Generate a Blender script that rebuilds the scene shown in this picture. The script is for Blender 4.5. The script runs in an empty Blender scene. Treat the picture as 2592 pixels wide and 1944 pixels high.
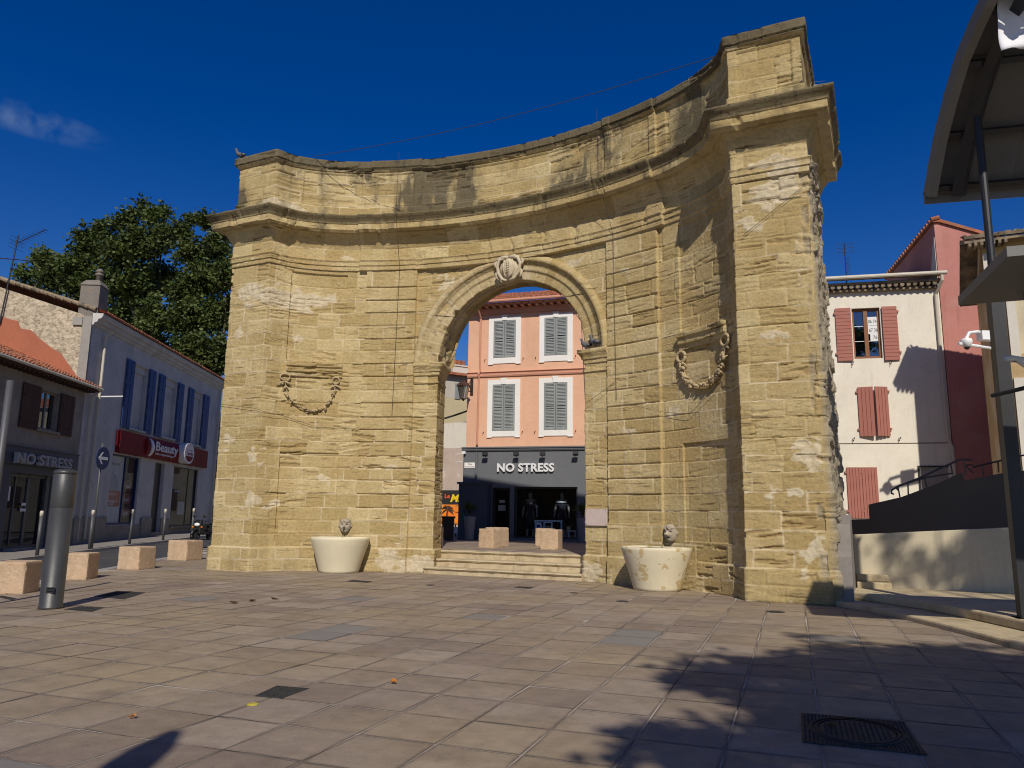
import bpy, bmesh, math, random
import numpy as np
from mathutils import Vector, noise
SC = bpy.context.scene
COL = SC.collection
R = math.radians
rnd = random.Random(7)

# ---------------------------------------------------------------- helpers
def tag(o, label=None, cat=None, group=None, kind=None):
    if label: o['label'] = label
    if cat: o['category'] = cat
    if group: o['group'] = group
    if kind: o['kind'] = kind
    return o

def thing(name, label, cat, loc=(0, 0, 0), group=None, rz=0.0):
    o = bpy.data.objects.new(name, None)
    COL.objects.link(o)
    o.location = loc
    o.rotation_euler = (0, 0, rz)
    o.empty_display_size = .2
    return tag(o, label, cat, group)

def dup(root, loc, rz=None, label=None, group=None, scale=None):
    r = root.copy(); COL.objects.link(r); r.location = loc
    if rz is not None: r.rotation_euler = (0, 0, rz)
    if label: r['label'] = label
    if group: r['group'] = group
    if scale: r.scale = scale
    for ch in list(root.children):
        c = ch.copy(); COL.objects.link(c); c.parent = r
        for g in list(ch.children):
            d = g.copy(); COL.objects.link(d); d.parent = c
    return r

def wloc(o):
    v = Vector((0, 0, 0))
    while o is not None:
        v = v + Vector(o.location); o = o.parent
    return v

class MB:
    """collects vertices and faces, links them as ONE mesh object"""
    def __init__(s): s.v = []; s.f = []; s.m = []; s.cm = 0
    def add(s, vs, fs, m=None):
        b = len(s.v); s.v.extend([tuple(p) for p in vs])
        for f in fs:
            s.f.append(tuple(b + i for i in f)); s.m.append(s.cm if m is None else m)
        return s
    def hexa(s, p, m=None):      # p: 4 bottom + 4 top
        return s.add(p, [(3, 2, 1, 0), (4, 5, 6, 7), (0, 1, 5, 4), (1, 2, 6, 5), (2, 3, 7, 6), (3, 0, 4, 7)], m)
    def box(s, fr, s0, s1, w0, w1, z0, z1, m=None):
        p = [fr(s0, w0, z0), fr(s1, w0, z0), fr(s1, w1, z0), fr(s0, w1, z0), fr(s0, w0, z1), fr(s1, w0, z1), fr(s1, w1, z1), fr(s0, w1, z1)]
        return s.hexa(p, m)
    def wbox(s, x0, x1, y0, y1, z0, z1, m=None):
        return s.box(lambda a, b, c: (a, b, c), x0, x1, y0, y1, z0, z1, m)
    def prism(s, fr, poly, w0, w1, m=None):   # poly of (s,z) extruded in w
        n = len(poly)
        vs = [fr(a, w0, b) for a, b in poly] + [fr(a, w1, b) for a, b in poly]
        fs = [tuple(range(n)), tuple(range(2 * n - 1, n - 1, -1))] + [(i, i + n, (i + 1) % n + n, (i + 1) % n) for i in range(n)]
        return s.add(vs, fs, m)
    def slab(s, poly, z0, z1, m=None):        # horizontal polygon (x,y)
        n = len(poly)
        vs = [(a, b, z0) for a, b in poly] + [(a, b, z1) for a, b in poly]
        fs = [tuple(range(n - 1, -1, -1)), tuple(range(n, 2 * n))] + [(i, (i + 1) % n, (i + 1) % n + n, i + n) for i in range(n)]
        return s.add(vs, fs, m)
    def tube(s, pts, r, n=8, cap=True, m=None):
        pts = [Vector(p) for p in pts]; rs = r if isinstance(r, (list, tuple)) else [r] * len(pts)
        rings = []
        ref = None
        for i, p in enumerate(pts):
            d = (pts[min(i + 1, len(pts) - 1)] - pts[max(i - 1, 0)])
            if d.length < 1e-9: d = Vector((0, 0, 1))
            d.normalize()
            if ref is None or abs(ref.dot(d)) > .98:
                ref = Vector((0, 0, 1)) if abs(d.z) < .9 else Vector((1, 0, 0))
            a = d.cross(ref).normalized(); b = d.cross(a).normalized(); ref = a.cross(d)
            rings.append([p + (a * math.cos(2 * math.pi * k / n) + b * math.sin(2 * math.pi * k / n)) * rs[i] for k in range(n)])
        vs = [q for g in rings for q in g]
        fs = []
        for i in range(len(pts) - 1):
            for k in range(n):
                fs.append((i * n + k, i * n + (k + 1) % n, (i + 1) * n + (k + 1) % n, (i + 1) * n + k))
        if cap:
            fs.append(tuple(range(n - 1, -1, -1))); fs.append(tuple(range((len(pts) - 1) * n, len(pts) * n)))
        return s.add(vs, fs, m)
    def lathe(s, prof, c=(0, 0, 0), n=24, m=None, sx=1, sy=1):
        vs = []; fs = []
        for r, z in prof:
            for k in range(n):
                a = 2 * math.pi * k / n
                vs.append((c[0] + r * sx * math.cos(a), c[1] + r * sy * math.sin(a), c[2] + z))
        for i in range(len(prof) - 1):
            for k in range(n):
                fs.append((i * n + k, i * n + (k + 1) % n, (i + 1) * n + (k + 1) % n, (i + 1) * n + k))
        fs.append(tuple(range(n - 1, -1, -1))); fs.append(tuple(range((len(prof) - 1) * n, len(prof) * n)))
        return s.add(vs, fs, m)
    def ball(s, c, r, n=8, k=6, m=None):
        rx, ry, rz = r if isinstance(r, (tuple, list)) else (r, r, r)
        vs = []; fs = []
        for i in range(k + 1):
            t = math.pi * i / k
            for j in range(n):
                a = 2 * math.pi * j / n
                vs.append((c[0] + rx * math.sin(t) * math.cos(a), c[1] + ry * math.sin(t) * math.sin(a), c[2] - rz * math.cos(t)))
        for i in range(k):
            for j in range(n):
                fs.append((i * n + j, i * n + (j + 1) % n, (i + 1) * n + (j + 1) % n, (i + 1) * n + j))
        return s.add(vs, fs, m)
    def grid(s, P, m=None, flip=False):       # P: array (a,b,3)
        a, b = len(P), len(P[0])
        vs = [tuple(P[i][j]) for i in range(a) for j in range(b)]
        fs = []
        for i in range(a - 1):
            for j in range(b - 1):
                q = (i * b + j, i * b + j + 1, (i + 1) * b + j + 1, (i + 1) * b + j)
                fs.append(q[::-1] if flip else q)
        return s.add(vs, fs, m)
    def build(s, name, mats, parent=None, smooth=False, bevel=0, loc=None):
        me = bpy.data.meshes.new(name)
        o = bpy.data.objects.new(name, me); COL.objects.link(o)
        off = Vector((0, 0, 0))
        if parent is not None:
            o.parent = parent; off = wloc(parent)
        if loc is not None:
            o.location = Vector(loc) - off; off = Vector(loc)
        me.from_pydata([(p[0] - off.x, p[1] - off.y, p[2] - off.z) for p in s.v], [], s.f)
        if not isinstance(mats, (list, tuple)): mats = [mats]
        for k in mats: me.materials.append(k)
        if len(mats) > 1: me.polygons.foreach_set('material_index', s.m)
        bm = bmesh.new(); bm.from_mesh(me); bmesh.ops.recalc_face_normals(bm, faces=bm.faces); bm.to_mesh(me); bm.free()
        if smooth: me.polygons.foreach_set('use_smooth', [True] * len(me.polygons))
        me.update()
        if bevel:
            b = o.modifiers.new('bevel', 'BEVEL'); b.width = bevel; b.segments = 2; b.limit_method = 'ANGLE'
        return o

def frame(p, ang):
    """local frame: s along a wall, w outwards (towards the viewer), z up"""
    D = (math.cos(ang), math.sin(ang)); N = (D[1], -D[0])
    def f(s, w, z): return (p[0] + s * D[0] + w * N[0], p[1] + s * D[1] + w * N[1], z)
    f.D = D; f.N = N
    return f

def np_mesh(name, V, F, mat, parent=None, attrs=None, smooth=False, loc=None):
    me = bpy.data.meshes.new(name)
    o = bpy.data.objects.new(name, me); COL.objects.link(o)
    off = np.zeros(3)
    if parent is not None:
        o.parent = parent; off = np.array(wloc(parent))
    if loc is not None:
        o.location = Vector(loc) - Vector(off); off = np.array(loc, float)
    V = np.asarray(V, float) - off
    F = np.asarray(F)
    n, k = F.shape
    me.vertices.add(len(V)); me.vertices.foreach_set('co', V.astype(np.float32).ravel())
    me.loops.add(n * k); me.loops.foreach_set('vertex_index', F.astype(np.int32).ravel())
    me.polygons.add(n)
    me.polygons.foreach_set('loop_start', np.arange(0, n * k, k, dtype=np.int32))
    me.polygons.foreach_set('loop_total', np.full(n, k, dtype=np.int32))
    if smooth: me.polygons.foreach_set('use_smooth', np.ones(n, dtype=bool))
    me.update(calc_edges=True)
    if attrs:
        for a, val in attrs.items():
            at = me.attributes.new(a, 'FLOAT', 'POINT')
            at.data.foreach_set('value', np.asarray(val, np.float32).ravel())
    for m in (mat if isinstance(mat, (list, tuple)) else [mat]): me.materials.append(m)
    return o

def text_obj(name, body, size, mat, place, parent=None, depth=.01, bold=0.0, shear=0.0, align='LEFT', sx=1.0, space=1.0):
    """lettering as a mesh; place(a, b, c) maps text-plane x, y, depth to the world"""
    cu = bpy.data.curves.new(name, 'FONT'); cu.body = body; cu.size = size; cu.extrude = depth / 2
    cu.offset = bold; cu.shear = shear; cu.align_x = align; cu.space_character = space; cu.resolution_u = 3
    t = bpy.data.objects.new(name, cu); COL.objects.link(t)
    dg = bpy.context.evaluated_depsgraph_get()
    me = bpy.data.meshes.new_from_object(t.evaluated_get(dg))
    bpy.data.objects.remove(t); bpy.data.curves.remove(cu)
    mb = MB()
    mb.v = [place(v.co.x * sx, v.co.y, v.co.z) for v in me.vertices]
    mb.f = [tuple(p.vertices) for p in me.polygons]; mb.m = [0] * len(mb.f)
    bpy.data.meshes.remove(me)
    return mb.build(name, mat, parent)

# ---------------------------------------------------------------- numpy noise
_rs = np.random.RandomState(11)
_T = _rs.rand(256, 256)
def vn(x, y):
    xi = np.floor(x).astype(int); yi = np.floor(y).astype(int)
    fx = x - xi; fy = y - yi; fx = fx * fx * (3 - 2 * fx); fy = fy * fy * (3 - 2 * fy)
    a = _T[xi % 256, yi % 256]; b = _T[(xi + 1) % 256, yi % 256]; c = _T[xi % 256, (yi + 1) % 256]; d = _T[(xi + 1) % 256, (yi + 1) % 256]
    return (a * (1 - fx) + b * fx) * (1 - fy) + (c * (1 - fx) + d * fx) * fy
def fbm(x, y, o=4):
    t = 0; a = .5; n = 0
    for i in range(o):
        t = t + a * vn(x * 2 ** i + 17.3 * i, y * 2 ** i + 9.1 * i); n += a; a *= .5
    return t / n
def sst(a, b, x):
    t = np.clip((x - a) / (b - a), 0, 1); return t * t * (3 - 2 * t)

# ---------------------------------------------------------------- materials
class NT:
    def __init__(s, mat): s.t = mat.node_tree; s.n = s.t.nodes; s.l = s.t.links
    def new(s, typ, **kw):
        n = s.n.new(typ)
        for k, v in kw.items(): setattr(n, k, v)
        return n
    def link(s, a, b): s.l.new(a, b)
    def math(s, op, a, b=None, clamp=False):
        n = s.new('ShaderNodeMath', operation=op, use_clamp=clamp)
        for i, v in enumerate((a, b)):
            if v is None: continue
            if isinstance(v, (int, float)): n.inputs[i].default_value = v
            else: s.link(v, n.inputs[i])
        return n.outputs[0]
    def mix(s, f, a, b, mode='MIX'):
        n = s.new('ShaderNodeMix', data_type='RGBA', blend_type=mode)
        for sock, v in ((n.inputs['Factor'], f), (n.inputs['A'], a), (n.inputs['B'], b)):
            if hasattr(v, 'is_output'): s.link(v, sock)
            elif isinstance(v, (int, float)): sock.default_value = v
            else: sock.default_value = (*v[:3], 1)
        # the RGBA sockets
        ra = [i for i in n.inputs if i.type == 'RGBA']
        for sock, v in ((ra[0], a), (ra[1], b)):
            if hasattr(v, 'is_output'): s.link(v, sock)
            else: sock.default_value = (*v[:3], 1)
        return [o for o in n.outputs if o.type == 'RGBA'][0]
    def noise(s, scale, detail=4, rough=.55, vec=None, dist=0):
        n = s.new('ShaderNodeTexNoise'); n.inputs['Scale'].default_value = scale; n.inputs['Detail'].default_value = detail
        n.inputs['Roughness'].default_value = rough; n.inputs['Distortion'].default_value = dist
        if vec is not None: s.link(vec, n.inputs['Vector'])
        return n.outputs[0]
    def ramp(s, fac, lo, hi, a=0.0, b=1.0):
        n = s.new('ShaderNodeMapRange', clamp=True); s.link(fac, n.inputs[0])
        for i, v in enumerate((lo, hi, a, b)): n.inputs[1 + i].default_value = v
        return n.outputs[0]
    def attr(s, name):
        n = s.new('ShaderNodeAttribute', attribute_name=name); return n.outputs['Fac']
    def coord(s, scale=(1, 1, 1), kind='Object', rot=(0, 0, 0)):
        c = s.new('ShaderNodeTexCoord'); m = s.new('ShaderNodeMapping')
        m.inputs['Scale'].default_value = scale; m.inputs['Rotation'].default_value = rot
        s.link(c.outputs[kind], m.inputs['Vector']); return m.outputs[0]

def new_mat(name):
    m = bpy.data.materials.new(name); m.use_nodes = True
    nt = NT(m); b = nt.n['Principled BSDF']
    return m, nt, b

def pmat(name, col, rough=.8, var=.12, scale=1.5, bump=.15, bscale=30, metal=0.0, spec=.35, col2=None, mix2=(.5, .7), scale2=.8, stretch=(1, 1, 1), bdist=.02, streak=0.0):
    m, nt, b = new_mat(name)
    v = nt.coord(stretch)
    n1 = nt.noise(scale, 6, .6, v)
    k = nt.ramp(n1, .3, .7, 1 - var, 1 + var)
    c = nt.mix(1.0, col, k, 'MULTIPLY')
    n3 = nt.noise(scale * 9, 3, .6, v)
    c = nt.mix(1.0, c, nt.ramp(n3, .3, .7, 1 - var * .5, 1 + var * .5), 'MULTIPLY')
    if col2 is not None:
        n2 = nt.noise(scale2, 5, .65, v)
        c = nt.mix(nt.ramp(n2, mix2[0], mix2[1]), c, col2)
    if streak:
        s1 = nt.noise(1, 5, .7, nt.coord((4, 4, .35))); s2 = nt.noise(1.1, 4, .6, nt.coord())
        c = nt.mix(nt.math('MULTIPLY', nt.ramp(s1, .50, .72), nt.ramp(s2, .42, .62, 0, streak)), c, tuple(q * .45 for q in col))
    nt.link(c, b.inputs['Base Color'])
    b.inputs['Roughness'].default_value = rough; b.inputs['Metallic'].default_value = metal
    b.inputs['Specular IOR Level'].default_value = spec
    if bump:
        bn = nt.new('ShaderNodeBump'); bn.inputs['Strength'].default_value = bump; bn.inputs['Distance'].default_value = bdist
        nt.link(nt.noise(bscale, 5, .6, v), bn.inputs['Height']); nt.link(bn.outputs[0], b.inputs['Normal'])
    return m

def glass_mat(name, tint=(.9, .95, 1), base=.06, refl=.6):
    m, nt, b = new_mat(name)
    out = nt.n['Material Output']
    tr = nt.new('ShaderNodeBsdfTransparent'); tr.inputs[0].default_value = (*tint, 1)
    gl = nt.new('ShaderNodeBsdfGlossy'); gl.inputs['Roughness'].default_value = .02
    fr = nt.new('ShaderNodeLayerWeight'); fr.inputs[0].default_value = .5
    mx = nt.new('ShaderNodeMixShader')
    nt.link(nt.math('ADD', nt.math('MULTIPLY', nt.math('POWER', fr.outputs['Facing'], 4.5), refl), base, True), mx.inputs[0]); nt.link(tr.outputs[0], mx.inputs[1]); nt.link(gl.outputs[0], mx.inputs[2])
    nt.link(mx.outputs[0], out.inputs['Surface'])
    return m

def stone_mat(name):
    """weathered ochre ashlar: block tint, mortar, pale repairs and black crust come from the mesh's own attributes"""
    m, nt, b = new_mat(name)
    v = nt.coord()
    blk = nt.attr('blk'); mort = nt.attr('mort'); patch = nt.attr('patch'); soil = nt.attr('soil'); rub = nt.attr('rub'); ero = nt.attr('ero')
    c = nt.mix(blk, (.385, .284, .122), (.555, .442, .236))
    c = nt.mix(nt.ramp(nt.noise(.9, 5, .6, v), .45, .7), c, (.41, .295, .13))
    c = nt.mix(nt.ramp(nt.noise(.5, 4, .6, nt.coord((1, 1, 1.6))), .55, .75, 0, .55), c, (.48, .39, .20))
    vs = nt.coord((3, 3, 22))
    c = nt.mix(1.0, c, nt.ramp(nt.noise(1.0, 5, .65, vs), .3, .7, .91, 1.07), 'MULTIPLY')
    c = nt.mix(1.0, c, nt.ramp(nt.noise(16, 4, .75, v), .3, .7, .80, 1.17), 'MULTIPLY')
    c = nt.mix(nt.math('MULTIPLY', ero, .55), c, (.27, .18, .075))
    pits = nt.math('MULTIPLY', nt.ramp(nt.noise(1, 3, .6, nt.coord((9, 9, 30))), .62, .70), nt.ramp(nt.noise(.8, 3, .6, v), .40, .62, .1, .8))
    c = nt.mix(pits, c, (.17, .11, .045))
    crk = nt.math('MULTIPLY', nt.ramp(nt.noise(1, 4, .6, nt.coord((1.6, 1.6, 26), 'Object', (.10, .06, 0))), .60, .625), nt.ramp(nt.noise(.7, 3, .6, nt.coord((1, 1, 2))), .46, .60, 0, .8))
    c = nt.mix(crk, c, (.11, .07, .03))  # cracks drawn flat, the dark of their depth put into the colour
    c = nt.mix(nt.math('MULTIPLY', mort, nt.ramp(nt.noise(2.2, 3, .6, v), .3, .55, .15, .9)), c, (.60, .50, .335))
    c = nt.mix(patch, c, nt.mix(nt.ramp(nt.noise(7, 5, .7, v), .3, .7), (.47, .375, .225), (.63, .545, .385)))
    c = nt.mix(rub, c, nt.mix(nt.ramp(nt.noise(4, 5, .7, v), .3, .7), (.22, .18, .125), (.44, .38, .27)))
    sn = nt.ramp(nt.noise(5.5, 6, .75, nt.coord((1, 1, .55))), .32, .62)
    sn2 = nt.math('MAXIMUM', sn, nt.ramp(soil, .86, .93, 0, .85))
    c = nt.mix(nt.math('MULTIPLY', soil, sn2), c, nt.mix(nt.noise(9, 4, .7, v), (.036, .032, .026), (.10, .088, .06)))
    nt.link(c, b.inputs['Base Color'])
    b.inputs['Roughness'].default_value = .93; b.inputs['Specular IOR Level'].default_value = .15
    bn = nt.new('ShaderNodeBump'); bn.inputs['Strength'].default_value = .55; bn.inputs['Distance'].default_value = .03
    h = nt.math('ADD', nt.math('MULTIPLY', nt.noise(24, 5, .75, v), .9), nt.math('MULTIPLY', nt.noise(1, 5, .7, nt.coord((9, 9, 40))), .35))
    nt.link(h, bn.inputs['Height']); nt.link(bn.outputs[0], b.inputs['Normal'])
    return m

M = {}
M['stone'] = stone_mat('weathered_stone')
M['white_render'] = pmat('white_render', (.62, .58, .50), .9, .05, .8, .12, 60, col2=(.55, .51, .43), mix2=(.5, .75), streak=.4)
M['pale_render'] = pmat('pale_render', (.72, .67, .56), .9, .06, .7, .15, 70, col2=(.62, .56, .45), mix2=(.55, .8), streak=.35)
M['pink_render'] = pmat('pink_render', (.47, .20, .165), .9, .08, .6, .15, 60, col2=(.52, .30, .25), mix2=(.5, .8), streak=.45)
M['peach_render'] = pmat('peach_render', (.70, .41, .27), .9, .08, .9, .15, 50, col2=(.70, .43, .29), mix2=(.5, .8), streak=.22)
M['peach_trim'] = pmat('peach_trim', (.55, .27, .18), .8, .05, 1, .05, 40)
M['white_trim'] = pmat('white_trim', (.78, .76, .72), .85, .04, 2, .08, 50)
M['grey_shop'] = pmat('grey_shop_paint', (.135, .14, .15), .6, .06, 1, .06, 50)
M['dark_blue_shop'] = pmat('dark_blue_shop_paint', (.055, .065, .085), .55, .06, 1, .05, 50)
M['shutter_grey'] = pmat('grey_shutter_paint', (.255, .275, .27), .75, .16, 3, .15, 40, stretch=(1, 1, .3))
M['shutter_blue'] = pmat('blue_shutter_paint', (.02, .06, .185), .6, .12, 3, .1, 40)
M['shutter_red'] = pmat('red_shutter_paint', (.36, .135, .10), .65, .05, 2, .06, 30)
M['shutter_brown'] = pmat('brown_shutter_wood', (.07, .032, .02), .75, .25, 4, .2, 30, stretch=(1, 1, .15))
M['tile'] = pmat('clay_tile', (.36, .13, .065), .85, .35, 3.5, .3, 20, col2=(.20, .12, .085), mix2=(.5, .68), scale2=2.5)
M['tile_old'] = pmat('old_clay_tile', (.26, .20, .13), .9, .35, 4, .3, 20, col2=(.10, .085, .065), mix2=(.45, .65), scale2=3)
M['chimney'] = pmat('sooty_render', (.19, .17, .145), .92, .2, 1.5, .25, 30, col2=(.30, .19, .09), mix2=(.6, .72))
M['concrete'] = pmat('concrete', (.30, .28, .25), .9, .12, 1.2, .2, 40)
M['grey_wall'] = pmat('grey_render', (.30, .265, .215), .92, .14, .9, .35, 45, col2=(.20, .175, .14), mix2=(.5, .75), streak=.5)
M['blue_white_wall'] = pmat('white_blue_render', (.51, .495, .47), .9, .10, .9, .25, 60, col2=(.36, .345, .325), mix2=(.5, .8), streak=.5)
M['rubble'] = pmat('rubble_wall', (.50, .42, .30), .95, .3, 5, .9, 9, col2=(.25, .20, .14), mix2=(.5, .66), scale2=6, bdist=.08)
M['orange_render'] = pmat('orange_render', (.37, .125, .068), .9, .1, 1, .2, 40)
M['metal_grey'] = pmat('grey_painted_metal', (.058, .058, .058), .45, .12, 3, .12, 60, metal=.3, spec=.5)
M['post_grey'] = pmat('grey_post_paint', (.075, .075, .08), .5, .08, 3, .03, 60, spec=.5)
M['dark_metal'] = pmat('dark_steel', (.035, .035, .038), .45, .15, 2, .05, 40, metal=.4, spec=.5)
M['black'] = pmat('black_plastic', (.012, .012, .013), .4, .1, 2, .03, 40, spec=.5)
M['white_paint'] = pmat('white_paint', (.78, .78, .77), .5, .03, 2, .02, 40, spec=.5)
M['cube_stone'] = pmat('cast_sandstone', (.48, .34, .215), .92, .16, 2.5, .6, 40, col2=(.56, .42, .29), mix2=(.5, .7), scale2=14)
M['step_stone'] = pmat('step_stone', (.48, .39, .245), .9, .16, 1.8, .3, 30, col2=(.30, .22, .12), mix2=(.52, .72), scale2=2.5)
M['basin'] = pmat('cream_painted_basin', (.66, .585, .41), .75, .05, 1.5, .12, 30, col2=(.50, .38, .19), mix2=(.575, .60), scale2=3.2)
M['basin_clean'] = pmat('cream_basin', (.67, .60, .42), .75, .05, 1.5, .12, 30)
M['plaster_beige'] = pmat('beige_plaster', (.54, .47, .33), .9, .10, 1, .2, 40, streak=.5)
M['mask_stone'] = pmat('mask_stone', (.36, .30, .22), .9, .2, 6, .3, 30)
M['crest_stone'] = pmat('crest_stone', (.54, .455, .32), .92, .1, 6, .4, 30, col2=(.40, .30, .17), mix2=(.52, .68), scale2=4)
M['garland_stone'] = pmat('garland_stone', (.42, .325, .185), .93, .15, 6, .4, 30)
M['plaque'] = pmat('pink_marble', (.52, .42, .37), .5, .06, 8, .05, 40)
M['leaf'] = None
M['bark'] = pmat('bark', (.11, .09, .065), .95, .3, 3, .6, 12, stretch=(1, 1, .3))
M['red_sign'] = pmat('red_sign_paint', (.18, .011, .014), .6, .06, 1, .02, 40, spec=.15)
M['red_print'] = pmat('red_print', (.40, .014, .012), .5, .05, 1, 0)
M['dark_red_print'] = pmat('dark_red_print', (.12, .012, .015), .5, .05, 1, 0)
M['white_print'] = pmat('white_print', (.70, .70, .70), .6, .02, 1, 0)
M['grey_print'] = pmat('grey_print', (.30, .30, .31), .6, .25, 6, 0)
M['navy'] = pmat('navy_paint', (.012, .028, .10), .5, .05, 1, .02, 40)
M['ink'] = pmat('dark_ink', (.02, .02, .022), .6, .02, 1, 0)
M['yellow_print'] = pmat('yellow_print', (.80, .58, .02), .6, .02, 1, 0)
M['orange_print'] = pmat('orange_print', (.85, .20, .02), .6, .15, 1.2, 0, col2=(.85, .36, .03), mix2=(.4, .7), scale2=1.5)
M['brown_wood'] = pmat('brown_window_wood', (.22, .09, .03), .5, .1, 4, .05, 30)
M['glass'] = glass_mat('shop_glass', base=.015, refl=.35)
M['glass_sky'] = glass_mat('window_glass', (.55, .6, .7), .22)
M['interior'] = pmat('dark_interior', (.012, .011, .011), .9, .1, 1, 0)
M['cream_pipe'] = pmat('cream_pipe', (.55, .50, .40), .6, .05, 2, .02, 40)
M['skin_dummy'] = pmat('mannequin_skin', (.25, .22, .19), .5, .03, 2, 0)
M['dark_cloth'] = pmat('dark_cloth', (.02, .02, .024), .9, .1, 5, .1, 40)
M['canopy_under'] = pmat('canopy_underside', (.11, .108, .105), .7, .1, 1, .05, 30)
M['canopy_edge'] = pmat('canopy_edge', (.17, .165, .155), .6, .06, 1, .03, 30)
M['cloth'] = pmat('white_cloth', (.74, .74, .76), .9, .04, 2, .1, 20)
M['pigeon'] = pmat('pigeon_feathers', (.10, .10, .115), .7, .3, 14, .1, 40)
M['wire'] = pmat('cable_rubber', (.05, .045, .04), .7, .1, 2, 0)
M['water'] = glass_mat('basin_water', (.5, .55, .5), .1)
M['iron'] = pmat('cast_iron', (.05, .047, .043), .75, .25, 8, .9, 28, metal=.3)
M['orange_leaf'] = pmat('orange_leaf', (.42, .17, .035), .9, .2, 8, .1, 30)
M['letter_shaded'] = pmat('shade_dimmed_letter', (.36, .36, .37), .6, .05, 2, .02, 40)  # white letters greyed in their base colour to stand for shade
M['dead_leaf'] = pmat('dead_leaf', (.16, .085, .03), .9, .2, 8, .1, 30)
M['straw'] = pmat('dry_grass', (.50, .42, .26), .9, .1, 8, 0)
M['asphalt'] = pmat('asphalt', (.055, .054, .055), .92, .18, 1.5, .5, 80, col2=(.075, .072, .07), mix2=(.45, .7))
M['pavement'] = pmat('pavement_concrete', (.24, .215, .19), .92, .12, 1.2, .25, 50)
M['earth'] = pmat('far_ground', (.20, .185, .165), .95, .15, .4, .3, 10)

def leaf_mat(name, a, b2):
    m, nt, b = new_mat(name)
    t = nt.attr('tint')
    c = nt.mix(t, a, b2)
    c = nt.mix(1.0, c, nt.ramp(nt.noise(.35, 3, .5, nt.coord()), .35, .65, .75, 1.25), 'MULTIPLY')
    nt.link(c, b.inputs['Base Color']); b.inputs['Roughness'].default_value = .55; b.inputs['Specular IOR Level'].default_value = .3
    tr = nt.new('ShaderNodeBsdfTranslucent'); nt.link(c, tr.inputs[0])
    mx = nt.new('ShaderNodeMixShader'); mx.inputs[0].default_value = .22
    nt.link(b.outputs[0], mx.inputs[1]); nt.link(tr.outputs[0], mx.inputs[2]); nt.link(mx.outputs[0], nt.n['Material Output'].inputs['Surface'])
    return m
M['leaf'] = leaf_mat('plane_tree_leaf', (.036, .060, .012), (.105, .132, .034))

def slab_mat(name):
    m, nt, b = new_mat(name)
    v = nt.coord(); t = nt.attr('tint'); g = nt.attr('grey')
    c = nt.mix(t, (.222, .170, .130), (.318, .255, .198))
    c = nt.mix(nt.ramp(nt.noise(.33, 3, .5, v), .42, .64, 0, .85), c, (.325, .25, .150))
    c = nt.mix(nt.ramp(nt.noise(1.3, 5, .65, v), .48, .74, 0, .6), c, (.15, .114, .09))
    c = nt.mix(nt.ramp(nt.noise(11, 3, .6, v), .70, .74, 0, .55), c, (.10, .08, .065))
    c = nt.mix(1.0, c, nt.ramp(nt.noise(5, 6, .7, v), .3, .7, .84, 1.14), 'MULTIPLY')
    c = nt.mix(1.0, c, nt.ramp(nt.noise(70, 3, .7, v), .3, .7, .86, 1.12), 'MULTIPLY')
    c = nt.mix(nt.math('MULTIPLY', g, .7), c, nt.mix(nt.noise(6, 4, .6, v), (.155, .155, .148), (.205, .20, .19)))
    e = nt.attr('edge')
    c = nt.mix(nt.math('MULTIPLY', e, nt.ramp(nt.noise(1.8, 5, .7, v), .40, .57, .1, .9)), c, (.085, .065, .052))
    nt.link(c, b.inputs['Base Color'])
    nt.link(nt.ramp(nt.noise(3, 4, .6, v), .3, .7, .62, .85), b.inputs['Roughness']); b.inputs['Specular IOR Level'].default_value = .35
    bn = nt.new('ShaderNodeBump'); bn.inputs['Strength'].default_value = .25; bn.inputs['Distance'].default_value = .01
    nt.link(nt.noise(45, 5, .7, v), bn.inputs['Height']); nt.link(bn.outputs[0], b.inputs['Normal'])
    return m
M['slab'] = slab_mat('paving_slab')
m, nt, b = new_mat('paving_joint')
nt.link(nt.mix(nt.ramp(nt.noise(.9, 4, .6, nt.coord()), .40, .53), (.075, .058, .046), (.42, .37, .31)), b.inputs['Base Color']); b.inputs['Roughness'].default_value = .95
M['joint'] = m
# ---------------------------------------------------------------- the gate
GA = R(-25.66); GC = (-1.11, 17.21)
_ux, _uy = math.cos(GA), math.sin(GA); _vx, _vy = -_uy, _ux
def gw(u, v, z=0.0): return (GC[0] + u * _ux + v * _vx, GC[1] + u * _uy + v * _vy, z)
def vc(u):
    a = np.abs(np.asarray(u, float))
    r = 2.5 * np.maximum(0, 1 - (np.minimum(a, 5.95) / 6.13) ** 2) ** .6
    e = 2.5 * (1 - (5.95 / 6.13) ** 2) ** .6
    return np.where(a > 5.95, e * np.maximum(0, (6.13 - a)) / .18, r)
UL, UR, VB, AR, SPR = -7.5, 7.57, 3.15, 2.1, 5.55
AB = 2.36          # the jambs splay towards the back
_uu = np.linspace(-6.13, 6.13, 12001); _vv = vc(_uu)
_ss = np.concatenate([[0], np.cumsum(np.hypot(np.diff(_uu), np.diff(_vv)))]); _ss -= np.interp(0, _uu, _ss)
STEP = .021
def seg_pts(a, b, step=STEP):
    n = max(1, int(math.hypot(b[0] - a[0], b[1] - a[1]) / step))
    return [(a[0] + (b[0] - a[0]) * i / n, a[1] + (b[1] - a[1]) * i / n) for i in range(n)]
def curve_us(u0, u1):
    s0, s1 = np.interp(u0, _uu, _ss), np.interp(u1, _uu, _ss)
    us = list(np.interp(np.arange(s0, s1, STEP), _ss, _uu)) + [u1]
    for b in (2.72, 2.77, 4.15, 4.35, 4.66, 5.86):
        for sg in (-1, 1):
            for e in (-.003, .003):
                if u0 < sg * b + e < u1: us.append(sg * b + e)
    us = sorted(us); out = [us[0]]
    for x in us[1:]:
        if x - out[-1] > .002: out.append(x)
    return out
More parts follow.
